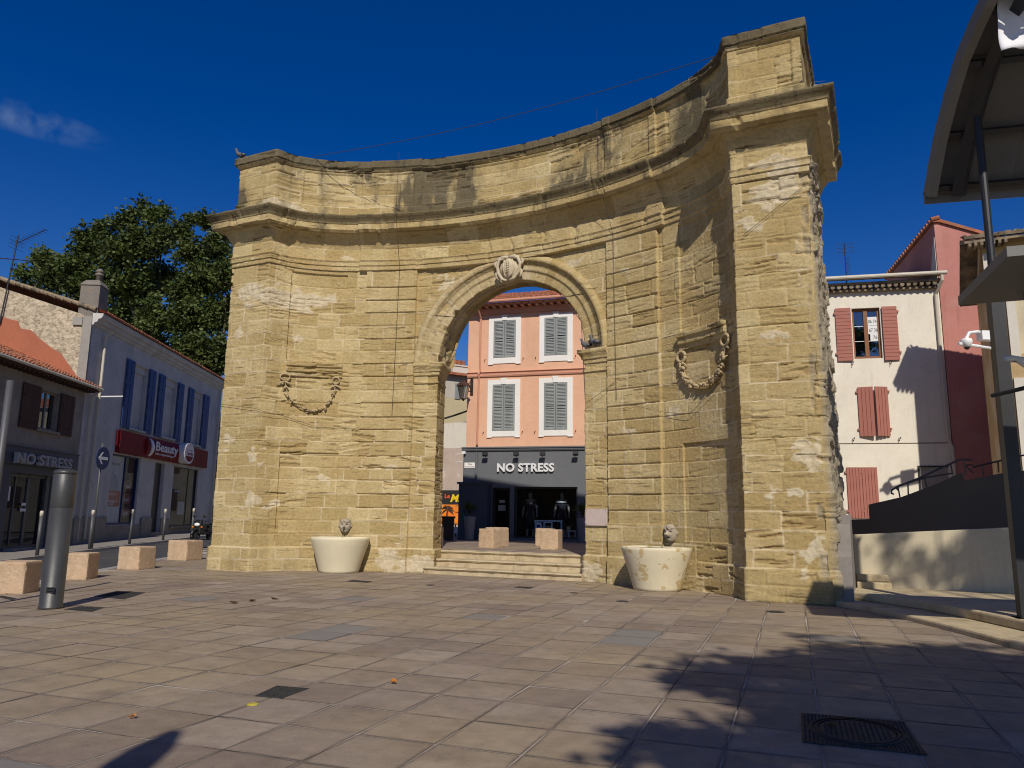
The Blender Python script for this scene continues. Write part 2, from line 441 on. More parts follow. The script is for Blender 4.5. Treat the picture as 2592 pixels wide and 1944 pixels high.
def make_path(kind):
    P = []; K = []
    def ext(pts, k):
        P.extend(pts); K.extend([k] * len(pts))
    cu = lambda a, b: [(u, float(vc(u))) for u in curve_us(a, b)]
    vj = float(vc(AR))
    if kind == 'L':
        ext(seg_pts((UL, VB), (UL, 0), .12), 0); ext(seg_pts((UL, 0), (-6.13, 0)), 1); ext(cu(-6.13, -AR), 2); ext(seg_pts((-AR, vj), (-AB, VB))[1:] + [(-AB, VB)], 3)
    elif kind == 'R':
        ext(seg_pts((AB, VB), (AR, vj)), 3); ext(cu(AR, 6.13)[:-1], 2); ext(seg_pts((6.13, 0), (UR, 0)), 4); ext(seg_pts((UR, 0), (UR, VB), .04) + [(UR, VB)], 5)
    else:
        ext(seg_pts((UL, VB), (UL, 0), .12), 0); ext(seg_pts((UL, 0), (-6.13, 0)), 1); ext(cu(-6.13, 6.13)[:-1], 2); ext(seg_pts((6.13, 0), (UR, 0)), 4); ext(seg_pts((UR, 0), (UR, VB), .04) + [(UR, VB)], 5)
    P = np.array(P); K = np.array(K)
    d = np.diff(P, axis=0); L = np.hypot(d[:, 0], d[:, 1]); t = d / L[:, None]
    n = np.stack([t[:, 1], -t[:, 0]], 1)
    n1 = np.vstack([n[:1], n]); n2 = np.vstack([n, n[-1:]])
    N = (n1 + n2) / (1 + (n1 * n2).sum(1))[:, None]
    s = np.concatenate([[0], np.cumsum(L)])
    i = np.argmin(np.abs(np.abs(P[:, 0]) - 4.0) + (K != 2) * 9); s = s - s[i] + np.interp(P[i, 0], _uu, _ss)
    return P, N, K, s

Z_MOULD = [0, .58, .62, 8.2, 8.203, 8.33, 8.333, 8.43, 8.46, 8.48, 8.483, 8.82, 8.90, 9.0, 9.12, 9.2, 9.203, 9.23, 9.25, 9.253, 9.42, 9.423, 9.47, 9.52, 9.57, 9.62, 9.65, 9.72, 9.723, 10.06, 10.1, 11.15, 11.153, 11.19, 11.22, 11.25, 11.253, 11.43, 11.46]
D_MOULD = [.05, .05, 0, 0, .035, .035, .06, .06, .08, .10, .02, .02, .05, .10, .16, .22, .24, .24, .24, .45, .45, .47, .48, .51, .55, .58, .58, .10, .05, .05, .0, .0, .03, .07, .09, .07, .12, .12, .10]
COURSES = [0.0, .30, .60]
_z = .60; _r2 = random.Random(3)
while _z < 8.0:
    _z += .355 + _r2.uniform(-.035, .035); COURSES.append(_z)
COURSES[-1] = 8.2
COURSES += [8.48, 8.82, 9.25, 9.45, 9.72, 10.09, 10.45, 10.82, 11.17, 11.5]
COURSES = np.array(COURSES)
_r3 = np.random.RandomState(5)
JOINTS = []
for k in range(len(COURSES) + 1):
    x = -14 + _r3.rand() * .5; a = []
    while x < 14:
        a.append(x); x += _r3.uniform(.42, .98) if k < 26 else _r3.uniform(.8, 1.5)
    JOINTS.append(np.array(a))
BR = _r3.rand(len(COURSES) + 1, 64, 4)
def rows(z0, z1):
    z = list(np.arange(z0, z1, STEP)) + [z1]
    for b in Z_MOULD + [1.0, 3.1, 5.15, 5.153, 5.27, 5.273, 5.42, 5.423, 5.52, 5.523, 4.98, 4.983, 5.03, 5.033, 5.2, 5.203, 5.3, 5.303, 5.54, 5.543, 1.36, 1.363, 5.6, 5.603, 8.1, 8.103, .998, 3.103]:
        if z0 <= b <= z1: z.append(b)
    for c in COURSES:
        if 1.4 < c < 8.1:
            for e in (-.022, 0, .022):
                if z0 < c + e < z1: z.append(c + e)
    z = sorted(z); out = [z[0]]
    for x in z[1:]:
        if x - out[-1] > .0025: out.append(x)
    out[-1] = z1
    return np.array(out)

PATCH = [(-6.9, 7.45, .5, .35, 1), (-6.0, 7.25, .75, .33, 1), (-5.3, 7.35, .5, .2, .9), (-6.9, 8.33, .6, .13, .7), (-6.3, 9.9, .7, .17, .9), (-7.0, 6.3, .25, .2, .8), (-7.2, 3.4, .35, .5, .7), (-6.3, 2.9, .35, .35, .7), (-6.2, 1.75, .5, .25, .8), (-5.0, 2.4, .3, .15, .5),
         (6.9, 7.9, .55, .38, 1), (6.6, 8.5, .5, .12, .9), (7.2, 8.35, .35, .3, 1), (6.5, 7.3, .3, .25, .6), (7.3, 2.75, .4, .35, .8), (6.8, 2.0, .6, .2, .7), (6.9, 5.0, .6, .1, .5), (-1.9, 7.7, .3, .3, .7), (1.9, 7.8, .5, .25, .6), (-3.3, 2.7, .5, .1, .7), (3.2, 7.35, .5, .08, .6), (4.5, 3.85, .25, .2, .8),
         (-2.4, .15, .75, .28, 1.2), (2.3, .2, .33, .28, 1.2), (-3.3, .3, .35, .5, 1.0), (7.4, .8, .3, .7, .6), (3.3, 3.4, .5, .12, .6), (-5.7, 6.2, .15, .1, .8), (-4.6, 8.55, .3, .12, .6), (-2.3, 7.95, .4, .12, .5)]

def wall_grid(kind, z0, z1, parts):
    P, N, K, S = make_path(kind)
    Z = rows(z0, z1); nz, ns = len(Z), len(P)
    u = P[:, 0][None, :] + 0 * Z[:, None]; z = Z[:, None] + 0 * S[None, :]; s = S[None, :] + 0 * Z[:, None]; k = K[None, :] + 0 * Z[:, None].astype(int)
    au = np.abs(u); curve = (k == 2)
    d = np.interp(z, Z_MOULD, D_MOULD)
    pil = curve & (au > 2.77) & (au < 4.15)
    d = d + np.where(pil & (z < 8.2), .085, 0) + np.where(curve & (au > 2.72) & (au < 4.15) & (z > 9.72), .06, 0)
    d = d + np.where(pil & (z < 1.36), .03, 0)
    d = d + np.where(curve & (au < 4.35) & (z >= 8.2) & (z <= 9.72), .09, 0)
    nich = curve & (au > 4.66) & (au < 5.86)
    d = d - np.where(nich & (z > 5.6) & (z < 8.1), .055, 0) - np.where(nich & (z > 1.0) & (z < 3.1), .05, 0)
    d = d + np.where(nich & (z > 5.15) & (z < 5.52), np.interp(z, [5.15, 5.27, 5.273, 5.42, 5.423, 5.52], [.05, .06, .10, .11, .15, .16]), 0)
    imp = ((curve & (au < 2.77)) | (k == 3))
    d = d + np.where(imp & (z > 5.2) & (z < 5.545), np.interp(z, [5.2, 5.3, 5.303, 5.36, 5.42, 5.45, 5.453, 5.54], [.035, .035, .06, .07, .11, .125, .14, .14]), 0)
    d = d + np.where(imp & (z > 4.98) & (z < 5.035), .03, 0)
    apan = ((z > 10.16) & (z < 11.08)) & ((curve & ((au < 2.5) | ((au > 4.4) & (au < 5.75)) | ((au > 2.95) & (au < 3.97)))) | ((k == 4) & (P[:, 0] > 6.32)[None, :] & (P[:, 0] < 7.4)[None, :]))
    d = d - .035 * apan
    # ashlar
    zw = z + (fbm(s * 1.7, z * 1.7, 3) - .5) * .03; sw = s + (fbm(s * 2.3 + 40, z * 2.3, 3) - .5) * .05
    ci = np.clip(np.searchsorted(COURSES, zw) - 1, 0, len(COURSES) - 2)
    dz = np.minimum(zw - COURSES[ci], COURSES[ci + 1] - zw)
    ji = np.zeros_like(ci); ds = np.zeros_like(z)
    for c in np.unique(ci):
        m_ = ci == c; J = JOINTS[c]; q = np.clip(np.searchsorted(J, sw[m_]) - 1, 0, len(J) - 2)
        ji[m_] = q; ds[m_] = np.minimum(sw[m_] - J[q], J[q + 1] - sw[m_])
    r = BR[ci, ji % 64]
    dj = np.minimum(np.abs(dz), np.abs(ds))
    body = sst(.0, .25, np.where(z < 8.2, 1, np.where(z < 9.72, .12, .6)))
    mortar = sst(.022, .005, dj)
    openj = sst(.42, .62, fbm(s * .9 + 7, z * .9, 3))
    d = d - .016 * mortar * openj * np.where((z > 8.2) & (z < 9.72), .5, 1)
    mort = mortar * (1 - openj) * np.where((z > 8.2) & (z < 9.72), .4, 1)
    groove = np.where(pil & (z > 1.38) & (z < 8.15), sst(.028, .0, np.minimum(np.abs(z - COURSES[np.clip(np.searchsorted(COURSES, z) - 1, 0, 99)]), np.abs(COURSES[np.clip(np.searchsorted(COURSES, z), 0, len(COURSES) - 1)] - z))), 0)
    d = d - .036 * groove
    d = d + (r[..., 0] - .5) * .016 * np.where((z > 8.2) & (z < 9.72), .25, 1)
    reg = .25 + .9 * sst(.38, .68, fbm(s * .35 + 3, z * .35, 3))
    eb = np.clip((r[..., 1] - .42) * 1.9, 0, 1) * reg
    for (cu, cz, ru, rz, w) in [(6.85, 6.6, .8, .35, 1.2), (-2.5, 2.2, .5, .9, .8), (-2.35, 5.9, .5, .5, 1.0), (5.2, 6.6, .6, .7, .7), (6.8, 3.2, .9, .5, .7), (2.4, 2.0, .4, 1.5, .7), (-6.0, 7.0, 1.2, .5, .7), (3.4, 6.2, .7, .4, .6)]:
        eb = np.maximum(eb, w * np.exp(-((u - cu) / ru) ** 2 - ((z - cz) / rz) ** 2) * (k != 5))
    slant = (r[..., 2] - .5) * .8
    strata = fbm(s * 1.8 + r[..., 3] * 30, (z + slant * s * .35) * 19, 3)
    er = np.clip(eb * 1.3, 0, 1.2) * sst(.55, .63, strata) * np.where((z > 8.2) & (z < 9.72), .25, 1)
    d = d - .032 * er + (fbm(s * 18, z * 18, 3) - .5) * .009 + (fbm(s * 1.1, z * 1.1, 2) - .5) * .008
    # chipped arrises of the mouldings
    chip = sst(.62, .8, fbm(s * 3.1 + 11, z * 1.3, 4)) * ((z > 8.15) & (z < 9.75) | (z > 11.1))
    d = d - chip * np.minimum(.05, np.maximum(d, 0) * .4)
    # broken masonry of the torn-off end
    rub = np.where((k == 5) & (z < 8.82) & (P[:, 1] > .06)[None, :], 1.0, 0.0)
    q1 = np.floor(z / .23 + fbm(s * 2, z * 2, 2) * 1.2); q2 = np.floor(s / .34 + (q1 * .37) % 1)
    st = _T[(q1 * 7 + q2 * 13).astype(int) % 256, (q2 * 5 + 3).astype(int) % 256]
    d = d + rub * (-.01 + st ** 2 * .09 + .17 * (1 - z / 8.8) + (fbm(s * 5, z * 5, 4) - .5) * .10)
    ruf = np.where((k == 4) & (P[:, 0] > UR - .16)[None, :] & (z < 8.2), sst(.5, .7, fbm(s * 4 + 5, z * 3, 3)), 0)
    d = d - ruf * .035
    rub = np.maximum(rub, ruf * .7)
    pt = np.zeros_like(z)
    for (cu, cz, ru, rz, w) in PATCH:
        g = w * np.exp(-((u - cu) / ru) ** 2 - ((z - cz) / rz) ** 2)
        pt = np.maximum(pt, sst(.43, .47, g * .85 + (fbm(s * 4.2 + cu, z * 7 + cz, 4) - .5) * 1.15))
    pt = pt * (k != 5) * (k != 3)
    d = d + pt * (.006 + (fbm(s * 9, z * 9, 3) - .5) * .03)
    n1 = fbm(s * .55 + 21, z * .5 + 3, 4); n2 = fbm(s * 3.2, z * .8, 3)
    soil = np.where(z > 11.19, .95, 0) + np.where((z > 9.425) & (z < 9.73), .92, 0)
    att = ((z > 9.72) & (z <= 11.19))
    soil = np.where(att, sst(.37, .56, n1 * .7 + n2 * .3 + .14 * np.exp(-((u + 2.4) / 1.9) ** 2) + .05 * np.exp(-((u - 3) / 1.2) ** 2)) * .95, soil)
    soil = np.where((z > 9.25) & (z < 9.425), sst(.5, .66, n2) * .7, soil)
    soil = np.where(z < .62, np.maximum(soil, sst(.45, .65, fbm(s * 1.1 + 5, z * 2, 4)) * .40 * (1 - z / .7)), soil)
    wet = np.exp(-((au - 4.6) / 1.1) ** 2) * sst(1.3, .3, z) * curve
    soil = np.maximum(soil, wet * sst(.40, .62, n2 * .5 + n1 * .5) * .42)
    soil = np.where(rub > .5, soil * .3, soil)
    X = P[:, 0][None, :] + N[:, 0][None, :] * d; Y = P[:, 1][None, :] + N[:, 1][None, :] * d
    W = np.stack([GC[0] + X * _ux + Y * _vx, GC[1] + X * _uy + Y * _vy, z], -1).reshape(-1, 3)
    at = dict(blk=r[..., 0], mort=mort, patch=pt, soil=soil, rub=rub, ero=er)
    at = {a: b.ravel() for a, b in at.items()}
    I = (np.arange(nz - 1)[:, None] * ns + np.arange(ns - 1)[None, :])
    F = np.stack([I, I + 1, I + ns + 1, I + ns], -1)
    zc = (Z[:-1] + Z[1:])[:, None] / 2 + 0 * I; uc = (P[:-1, 0] + P[1:, 0])[None, :] / 2 + 0 * I; kc = K[1:][None, :] + 0 * I
    keep = np.ones_like(I, bool)
    if kind == 'U': keep &= ~((np.hypot(uc, zc - SPR) < 2.42) & (zc > SPR) & (zc < 8.2))
    auc = np.abs(uc)
    lab = np.where(zc > 9.722, 3, np.where(zc > 8.2, 2, np.where((kc == 2) & (auc > 2.77) & (auc < 4.15), np.where(uc < 0, 4, 5),
          np.where(((auc < 2.77) & (kc == 2) | (kc == 3)) & (zc > 4.98) & (zc < 5.548), np.where(uc < 0, 6, 7), 1))))
    for L in np.unique(lab):
        f = F[(lab == L) & keep]
        used, inv = np.unique(f, return_inverse=True)
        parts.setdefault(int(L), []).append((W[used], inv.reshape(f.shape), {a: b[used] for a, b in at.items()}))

gate = thing('stone_gate', 'tall concave ochre stone gateway with one round arch, facing the paved square', 'gateway', gw(0, 2.5, 0))
parts = {}
wall_grid('L', 0, SPR, parts); wall_grid('R', 0, SPR, parts); wall_grid('U', SPR, 11.46, parts)
def merge_parts(lst):
    Vs, Fs, A, b = [], [], {}, 0
    for V, F, at in lst:
        Vs.append(V); Fs.append(F + b); b += len(V)
        for a, x in at.items(): A.setdefault(a, []).append(x)
    return np.vstack(Vs), np.vstack(Fs), {a: np.concatenate(x) for a, x in A.items()}
# archivolt: a polar sweep round the arch, then the soffit back to the rear face
th = np.linspace(0, math.pi, 331)
prof = [(2.80, -.06), (2.79, .05), (2.74, .075), (2.70, .10), (2.66, .115), (2.62, .10), (2.59, .075), (2.588, .05), (2.53, .05), (2.527, .03), (2.45, .034), (2.40, .032), (2.35, .034), (2.347, .012), (2.29, .016), (2.24, .012), (2.18, .014), (2.13, .012), (2.10, .005)]
nv = 14
A_, B_ = len(prof) + nv, len(th)
U = np.zeros((A_, B_)); V = np.zeros((A_, B_)); Zz = np.zeros((A_, B_)); ATT = {a: np.zeros((A_, B_)) for a in ('blk', 'mort', 'patch', 'soil', 'rub', 'ero')}
vous = np.floor(th / (math.pi / 25)); vd = np.abs(th / (math.pi / 25) - np.round(th / (math.pi / 25))) * (math.pi / 25) * 2.3
leftness = sst(2.0, 2.7, th)
for i in range(A_):
    if i < len(prof): r_, dd = prof[i]; r_ = r_ + 0 * th; deep = 0 * th
    else:
        dd = .005; deep = (i - len(prof) + 1) / nv + 0 * th; r_ = 2.10 + .10 * deep
    e = fbm(th * 9 + 3, i * .35 + 0 * th, 4)
    er = (sst(.5, .7, e) * (.25 + leftness * 1.0))
    r2 = r_ + np.where(r_ < 2.2, er * .07 + (fbm(th * 20, i * .8 + 0 * th, 3) - .5) * .03, 0) * (i >= len(prof) - 2)
    jm = sst(.022, .004, vd)
    dd2 = dd - .012 * jm - er * .04 + (fbm(th * 30, i * 1.1 + 0 * th, 3) - .5) * .012
    u_ = r2 * np.cos(th); z_ = SPR + r2 * np.sin(th)
    vf = vc(u_) - dd2
    v_ = np.where(deep > 0, vc(u_) + (VB - vc(u_)) * deep, vf)
    r2c = r2 + np.where(deep > 0, .012 * jm, 0)
    U[i] = r2c * np.cos(th); Zz[i] = SPR + r2c * np.sin(th); V[i] = v_
    ATT['blk'][i] = _T[vous.astype(int) * 3 % 256, 7]; ATT['mort'][i] = jm * .6; ATT['ero'][i] = er
    ATT['patch'][i] = np.exp(-((th - 1.72) / .09) ** 2) * .9 * (r_ < 2.4) + np.exp(-((th - 1.4) / .09) ** 2) * .8 * (r_ < 2.5) + leftness * .28 + np.exp(-((th - 2.2) / .5) ** 2) * .25
    ATT['soil'][i] = np.where(deep > 0, .25, .0) * sst(.4, .6, e)
W = np.stack([GC[0] + U * _ux + V * _vx, GC[1] + U * _uy + V * _vy, Zz], -1).reshape(-1, 3)
I = (np.arange(A_ - 1)[:, None] * B_ + np.arange(B_ - 1)[None, :]); F = np.stack([I, I + B_, I + B_ + 1, I + 1], -1).reshape(-1, 4)
np_mesh('archivolt', W, F, M['stone'], gate, {a: x.ravel() for a, x in ATT.items()})
# rear face and top
def plain(Vl, Fl, soil=0.0):
    n = len(Vl); return (np.array(Vl, float), np.array(Fl), dict(blk=np.full(n, .5), mort=np.zeros(n), patch=np.zeros(n), soil=np.full(n, soil), rub=np.zeros(n), ero=np.zeros(n)))
Vl, Fl = [], []
def q4(a, b, c, d):
    i = len(Vl); Vl.extend([a, b, c, d]); Fl.append((i, i + 1, i + 2, i + 3))
q4(gw(UL, VB, 0), gw(-AB, VB, 0), gw(-AB, VB, SPR), gw(UL, VB, SPR)); q4(gw(AB, VB, 0), gw(UR, VB, 0), gw(UR, VB, SPR), gw(AB, VB, SPR))
q4(gw(UL, VB, SPR), gw(-AR, VB, SPR), gw(-AR, VB, 11.4), gw(UL, VB, 11.4)); q4(gw(AR, VB, SPR), gw(UR, VB, SPR), gw(UR, VB, 11.4), gw(AR, VB, 11.4))
for i in range(40):
    a, b = math.pi * i / 40, math.pi * (i + 1) / 40
    pa, pb = (AR * math.cos(a), SPR + AR * math.sin(a)), (AR * math.cos(b), SPR + AR * math.sin(b))
    q4(gw(pa[0], VB, pa[1]), gw(pb[0], VB, pb[1]), gw(pb[0], VB, 11.4), gw(pa[0], VB, 11.4))
parts[1].append(plain(Vl, Fl))
P, N, K, S = make_path('U')
Vl, Fl = [], []
sel = [i for i in range(0, len(P), 6) if K[i] in (1, 2, 4)]
for i in sel:
    dd = .095 + (.06 if (K[i] == 2 and 2.72 < abs(P[i, 0]) < 4.15) else 0)
    a = P[i] + N[i] * dd
    Vl.append(gw(a[0], a[1], 11.455)); Vl.append(gw(a[0], VB + .05, 11.50))
for j in range(len(sel) - 1): Fl.append((2 * j, 2 * j + 2, 2 * j + 3, 2 * j + 1))
parts[3].append(plain(Vl, Fl, .9))
PN = {1: 'wall', 2: 'cornice', 3: 'attic', 4: 'pilaster', 5: 'pilaster', 6: 'impost', 7: 'impost'}
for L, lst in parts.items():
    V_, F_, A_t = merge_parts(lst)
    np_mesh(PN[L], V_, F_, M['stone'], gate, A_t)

# ---- carved garlands, crest
def on_wall(u, z, off=0.0):
    """a point off metres in front of the curved wall face"""
    e = .01; t = (2 * e, float(vc(u + e) - vc(u - e))); l = math.hypot(*t); n = (t[1] / l, -t[0] / l)
    return gw(u + n[0] * off, float(vc(u)) + n[1] * off, z)
def garland(ua, za, ub, zb, um, zm, heavy, seed):
    rg = random.Random(seed); mb = MB()
    pts = []
    for i in range(25):
        t = i / 24
        u = ua + (ub - ua) * (t + (.16 * math.sin(2 * math.pi * t) * -.6)); zz = (za + (zb - za) * t) - 4 * (((za + zb) / 2) - zm) * t * (1 - t) * (1 if True else 0)
        zz = zz if t not in (0, 1) else zz
        pts.append((u, zz))
    mb.tube([on_wall(u, z, .035 + .02 * heavy) for u, z in pts], [.008 + .022 * heavy] * 25, 6)
    for (u, z) in ((ua, za + .12), (ub, zb + .12)):
        ring = [on_wall(u + (.075 + .03 * heavy) * math.cos(a), z + (.085 + .03 * heavy) * math.sin(a), .03 + .03 * heavy) for a in [2 * math.pi * k / 14 for k in range(15)]]
        mb.tube(ring, .017 + .02 * heavy, 6)
        for sg in (-1, 1):
            mb.tube([on_wall(u, z - .13, .05), on_wall(u + sg * .07, z - .17, .06), on_wall(u + sg * .12, z - .23, .03)], [.028, .03, .01], 6)
    n = 15 if heavy > .5 else 9
    for i in range(n):
        t = .06 + .88 * i / (n - 1); k = min(23, int(t * 24)); u, z = pts[k]
        dx, dz = pts[k + 1][0] - u, pts[k + 1][1] - z; l = math.hypot(dx, dz); dx, dz = dx / l, dz / l
        for j in range(4 if heavy > .5 else 3):
            a = rg.uniform(-.8, .8) + (math.pi if rg.random() < .4 else 0); ca, sa = math.cos(a), math.sin(a)
            lx, lz = dx * ca - dz * sa, dx * sa + dz * ca; ln = rg.uniform(.09, .15)
            mb.tube([on_wall(u, z, .05), on_wall(u + lx * ln * .5, z + lz * ln * .5, .075 + .03 * heavy), on_wall(u + lx * ln, z + lz * ln, .045)], [.014 + .006 * heavy, .022 + .014 * heavy, .006], 6)
        for j in range(3 if heavy > .5 else 2):
            c = on_wall(u + rg.uniform(-.06, .06), z + rg.uniform(-.06, .06), .07 + .04 * heavy)
            mb.ball(c, rg.uniform(.026, .042) * (.75 + .3 * heavy), 7, 5)
    return mb.build('garland', M['garland_stone'], gate, smooth=True)
g1 = garland(-5.86, 4.98, -4.80, 4.95, -5.4, 4.24, .2, 1); g1['label'] = 'thin carved garland, worn flat'
g2 = garland(4.72, 4.88, 5.84, 4.98, 5.27, 4.28, 1, 2); g2['label'] = 'thick carved garland of leaves and fruit'
# crest on the keystone: oval shield in a scrolled frame
mb = MB()
cz = 7.93; uo = -.03
for i in range(9):
    t = i / 8; rr = 1 - .55 * t * t
    pass
def crest_pt(x, y, off): return on_wall(uo + x * .9, cz + y * .92, off * .8 + .08)
def disc(rx, ry, o0, o1, cx=0, cy=0, n=22, pinch=.35):
    ring0, ring1, ring2 = [], [], []
    for k in range(n):
        a = 2 * math.pi * k / n; x = math.cos(a); y = math.sin(a); w = 1 - pinch * max(0, -y) ** 1.5
        ring0.append(crest_pt(cx + rx * x * w, cy + ry * y, o0)); ring1.append(crest_pt(cx + rx * .93 * x * w, cy + ry * .93 * y, o1 * .8 + o0 * .2)); ring2.append(crest_pt(cx + rx * .55 * x * w, cy + ry * .55 * y, o1))
    vs = ring0 + ring1 + ring2 + [crest_pt(cx, cy, o1 + .015)]
    fs = [(k, (k + 1) % n, n + (k + 1) % n, n + k) for k in range(n)] + [(n + k, n + (k + 1) % n, 2 * n + (k + 1) % n, 2 * n + k) for k in range(n)] + [(2 * n + k, 2 * n + (k + 1) % n, 3 * n) for k in range(n)]
    mb.add(vs, fs)
disc(.36, .36, -.12, .10); disc(.22, .30, .06, .19, 0, .02)
for sg in (-1, 1):
    mb.tube([crest_pt(sg * x, y, o) for x, y, o in ((.12, .33, .12), (.30, .30, .13), (.38, .12, .12), (.33, -.12, .12), (.20, -.30, .14), (.05, -.36, .16))], [.03, .05, .045, .05, .045, .03], 8)
    mb.tube([crest_pt(sg * x, y, .10) for x, y in ((.40, .28), (.46, .20), (.43, .10), (.38, .12))], [.02, .04, .04, .02], 7)
    mb.tube([crest_pt(sg * x, y, .10) for x, y in ((.36, -.02), (.42, -.10), (.40, -.22), (.34, -.30))], [.02, .04, .035, .01], 7)
    mb.tube([crest_pt(sg * x, y, .17) for x, y in ((.13, .27), (.17, .05), (.11, -.18), (.06, -.25))], .016, 6)
mb.tube([crest_pt(0, .34, .12), crest_pt(-.16, .36, .13), crest_pt(-.36, .33, .11), crest_pt(-.44, .26, .09)], [.05, .05, .045, .02], 7)
mb.tube([crest_pt(0, .34, .12), crest_pt(.2, .36, .12), crest_pt(.36, .32, .1)], [.05, .05, .02], 7)
mb.tube([crest_pt(0, .26, .215), crest_pt(0, -.2, .20)], [.02, .016], 6)
for k in range(6):
    for sg in (-1, 1):
        y = .20 - .065 * k; mb.tube([crest_pt(0, y, .22), crest_pt(sg * .05, y + .035, .225)], [.014, .006], 5)
mb.build('crest', M['crest_stone'], gate, smooth=True)

# ---- plaque on the right jamb
pl = thing('wall_plaque', 'blank pinkish marble plaque bolted beside the right side of the arch', 'plaque', on_wall(2.42, 1.48, 0))
mb = MB(); a0, a1 = on_wall(2.14, 1.29, .03), on_wall(2.70, 1.29, .03)
fp = frame((a0[0], a0[1]), math.atan2(a1[1] - a0[1], a1[0] - a0[0]))
mb.box(fp, 0, .59, 0, .03, 1.29, 1.68); mb.build('panel', M['plaque'], pl, bevel=.004)
for x in (.03, .56):
    for zz in (1.32, 1.65):
        b_ = MB(); b_.ball(fp(x, .032, zz), .011, 8, 5); b_.build('bolt', M['metal_grey'], pl)

# ---- fountains
def fountain(u, lab, basinmat):
    c = on_wall(u, 0, .50)
    t = thing('fountain', lab, 'fountain', c, 'fountains in the gateway walls')
    mb = MB(); n = 40; prof = []
    top, bot = .86, 0.0
    def ring(r, z): return (r, z)
    for r_, z_ in ((.50, 0), (.515, .06), (.56, .22), (.63, .45), (.70, .66), (.745, .82), (.75, .86), (.735, .885), (.68, .885), (.66, .87), (.62, .72), (.58, .70)): prof.append((r_, z_))
    mb.lathe(prof, c, n)
    w0 = on_wall(u, 0, 0); nx_, ny_ = (w0[0] - c[0]) / .50, (w0[1] - c[1]) / .50
    def clampv(p):
        k = (p[0] - c[0]) * nx_ + (p[1] - c[1]) * ny_; e = max(0, k - .45 * math.hypot(p[0] - c[0], p[1] - c[1])); return (p[0] - nx_ * e, p[1] - ny_ * e, p[2])
    mb.v = [clampv(p) for p in mb.v]; o = mb.build('basin', basinmat, t, smooth=True)
    w = MB(); w.lathe([(.001, .858), (.66, .86)], c, n); w.v = [clampv(p) for p in w.v]; w.build('water', M['water'], t)
    # carved head with a spout in its mouth
    mk = MB(); fc = on_wall(u, 1.165, 0.0); f2 = on_wall(u, 1.165, 1.0); nx, ny = f2[0] - fc[0], f2[1] - fc[1]; tx, ty = -ny, nx
    def hp(x, y, o): return (fc[0] + tx * x + nx * o, fc[1] + ty * x + ny * o, fc[2] + y)
    rowsn, cols = 26, 22; G = []
    for i in range(rowsn + 1):
        v = -1 + 2 * i / rowsn; g = []
        hw = .17 * math.sqrt(max(0, 1 - v * v)) ** .8 * (1 - .22 * max(0, -v))
        for j in range(cols + 1):
            h = -1 + 2 * j / cols; x = h * hw; y = v * .20
            o = .15 * math.sqrt(max(0, 1 - h * h)) * math.sqrt(max(0, 1 - v * v)) ** .6
            o += .075 * math.exp(-(x / .022) ** 2) * sst(.075, -.015, np.float64(y)) * sst(-.055, -.03, np.float64(y))       # nose
            o -= .055 * (math.exp(-((abs(x) - .066) / .026) ** 2 - ((y - .028) / .020) ** 2))                                # eye sockets
            o += .020 * math.exp(-((abs(x) - .066) / .034) ** 2 - ((y - .062) / .012) ** 2)                                    # brows
            o += .012 * math.exp(-((abs(x) - .066) / .014) ** 2 - ((y - .028) / .009) ** 2)                                    # eyes
            o -= .07 * math.exp(-(x / .035) ** 2 - ((y + .095) / .016) ** 2)                                                    # mouth
            o += .022 * math.exp(-(x / .038) ** 2 - ((y + .070) / .009) ** 2) + .022 * math.exp(-(x / .035) ** 2 - ((y + .122) / .010) ** 2)
            o += .016 * math.exp(-((abs(x) - .075) / .03) ** 2 - ((y + .04) / .04) ** 2)
            if y > .085: o += .045 * (.5 + .5 * math.sin(x * 60 + math.sin(y * 50) * 1.6))                                      # hair
            g.append(hp(x, y, max(o, -.02)))
        G.append(g)
    mk.grid(G)
    for i in range(9):
        a = -1.25 + 2.5 * i / 8; mk.tube([hp(.155 * math.sin(a), .10 + .085 * math.cos(a), .05), hp(.07 * math.sin(a) + .02, .085 + .07 * math.cos(a), .125), hp(.03 * math.sin(a), .085 + .02 * math.cos(a), .155)], [.016, .022, .010], 6)
    for sg in (-1, 1): mk.ball(hp(sg * .165, -.0, .02), (.022, .022, .04), 7, 5)
    mk.build('mask', M['mask_stone'], t, smooth=True)
    sp = MB(); sp.tube([hp(0, -.095, .09), hp(0, -.10, .20), hp(0, -.115, .25)], .011, 8); sp.build('spout', M['dark_metal'], t)
    j = MB(); j.tube([hp(0, -.115, .25), hp(0, -.17, .285), hp(0, -.26, .31), hp(0, -.372, .325)], [.006, .006, .005, .005], 6); j.build('water_jet', M['water'], t)
    return t
fountain(-4.40, 'clean cream tub fountain under a carved head, in the left wall of the gateway', M['basin_clean'])
fountain(4.33, 'cream tub fountain with peeling paint under a carved head, next to the right pier', M['basin'])

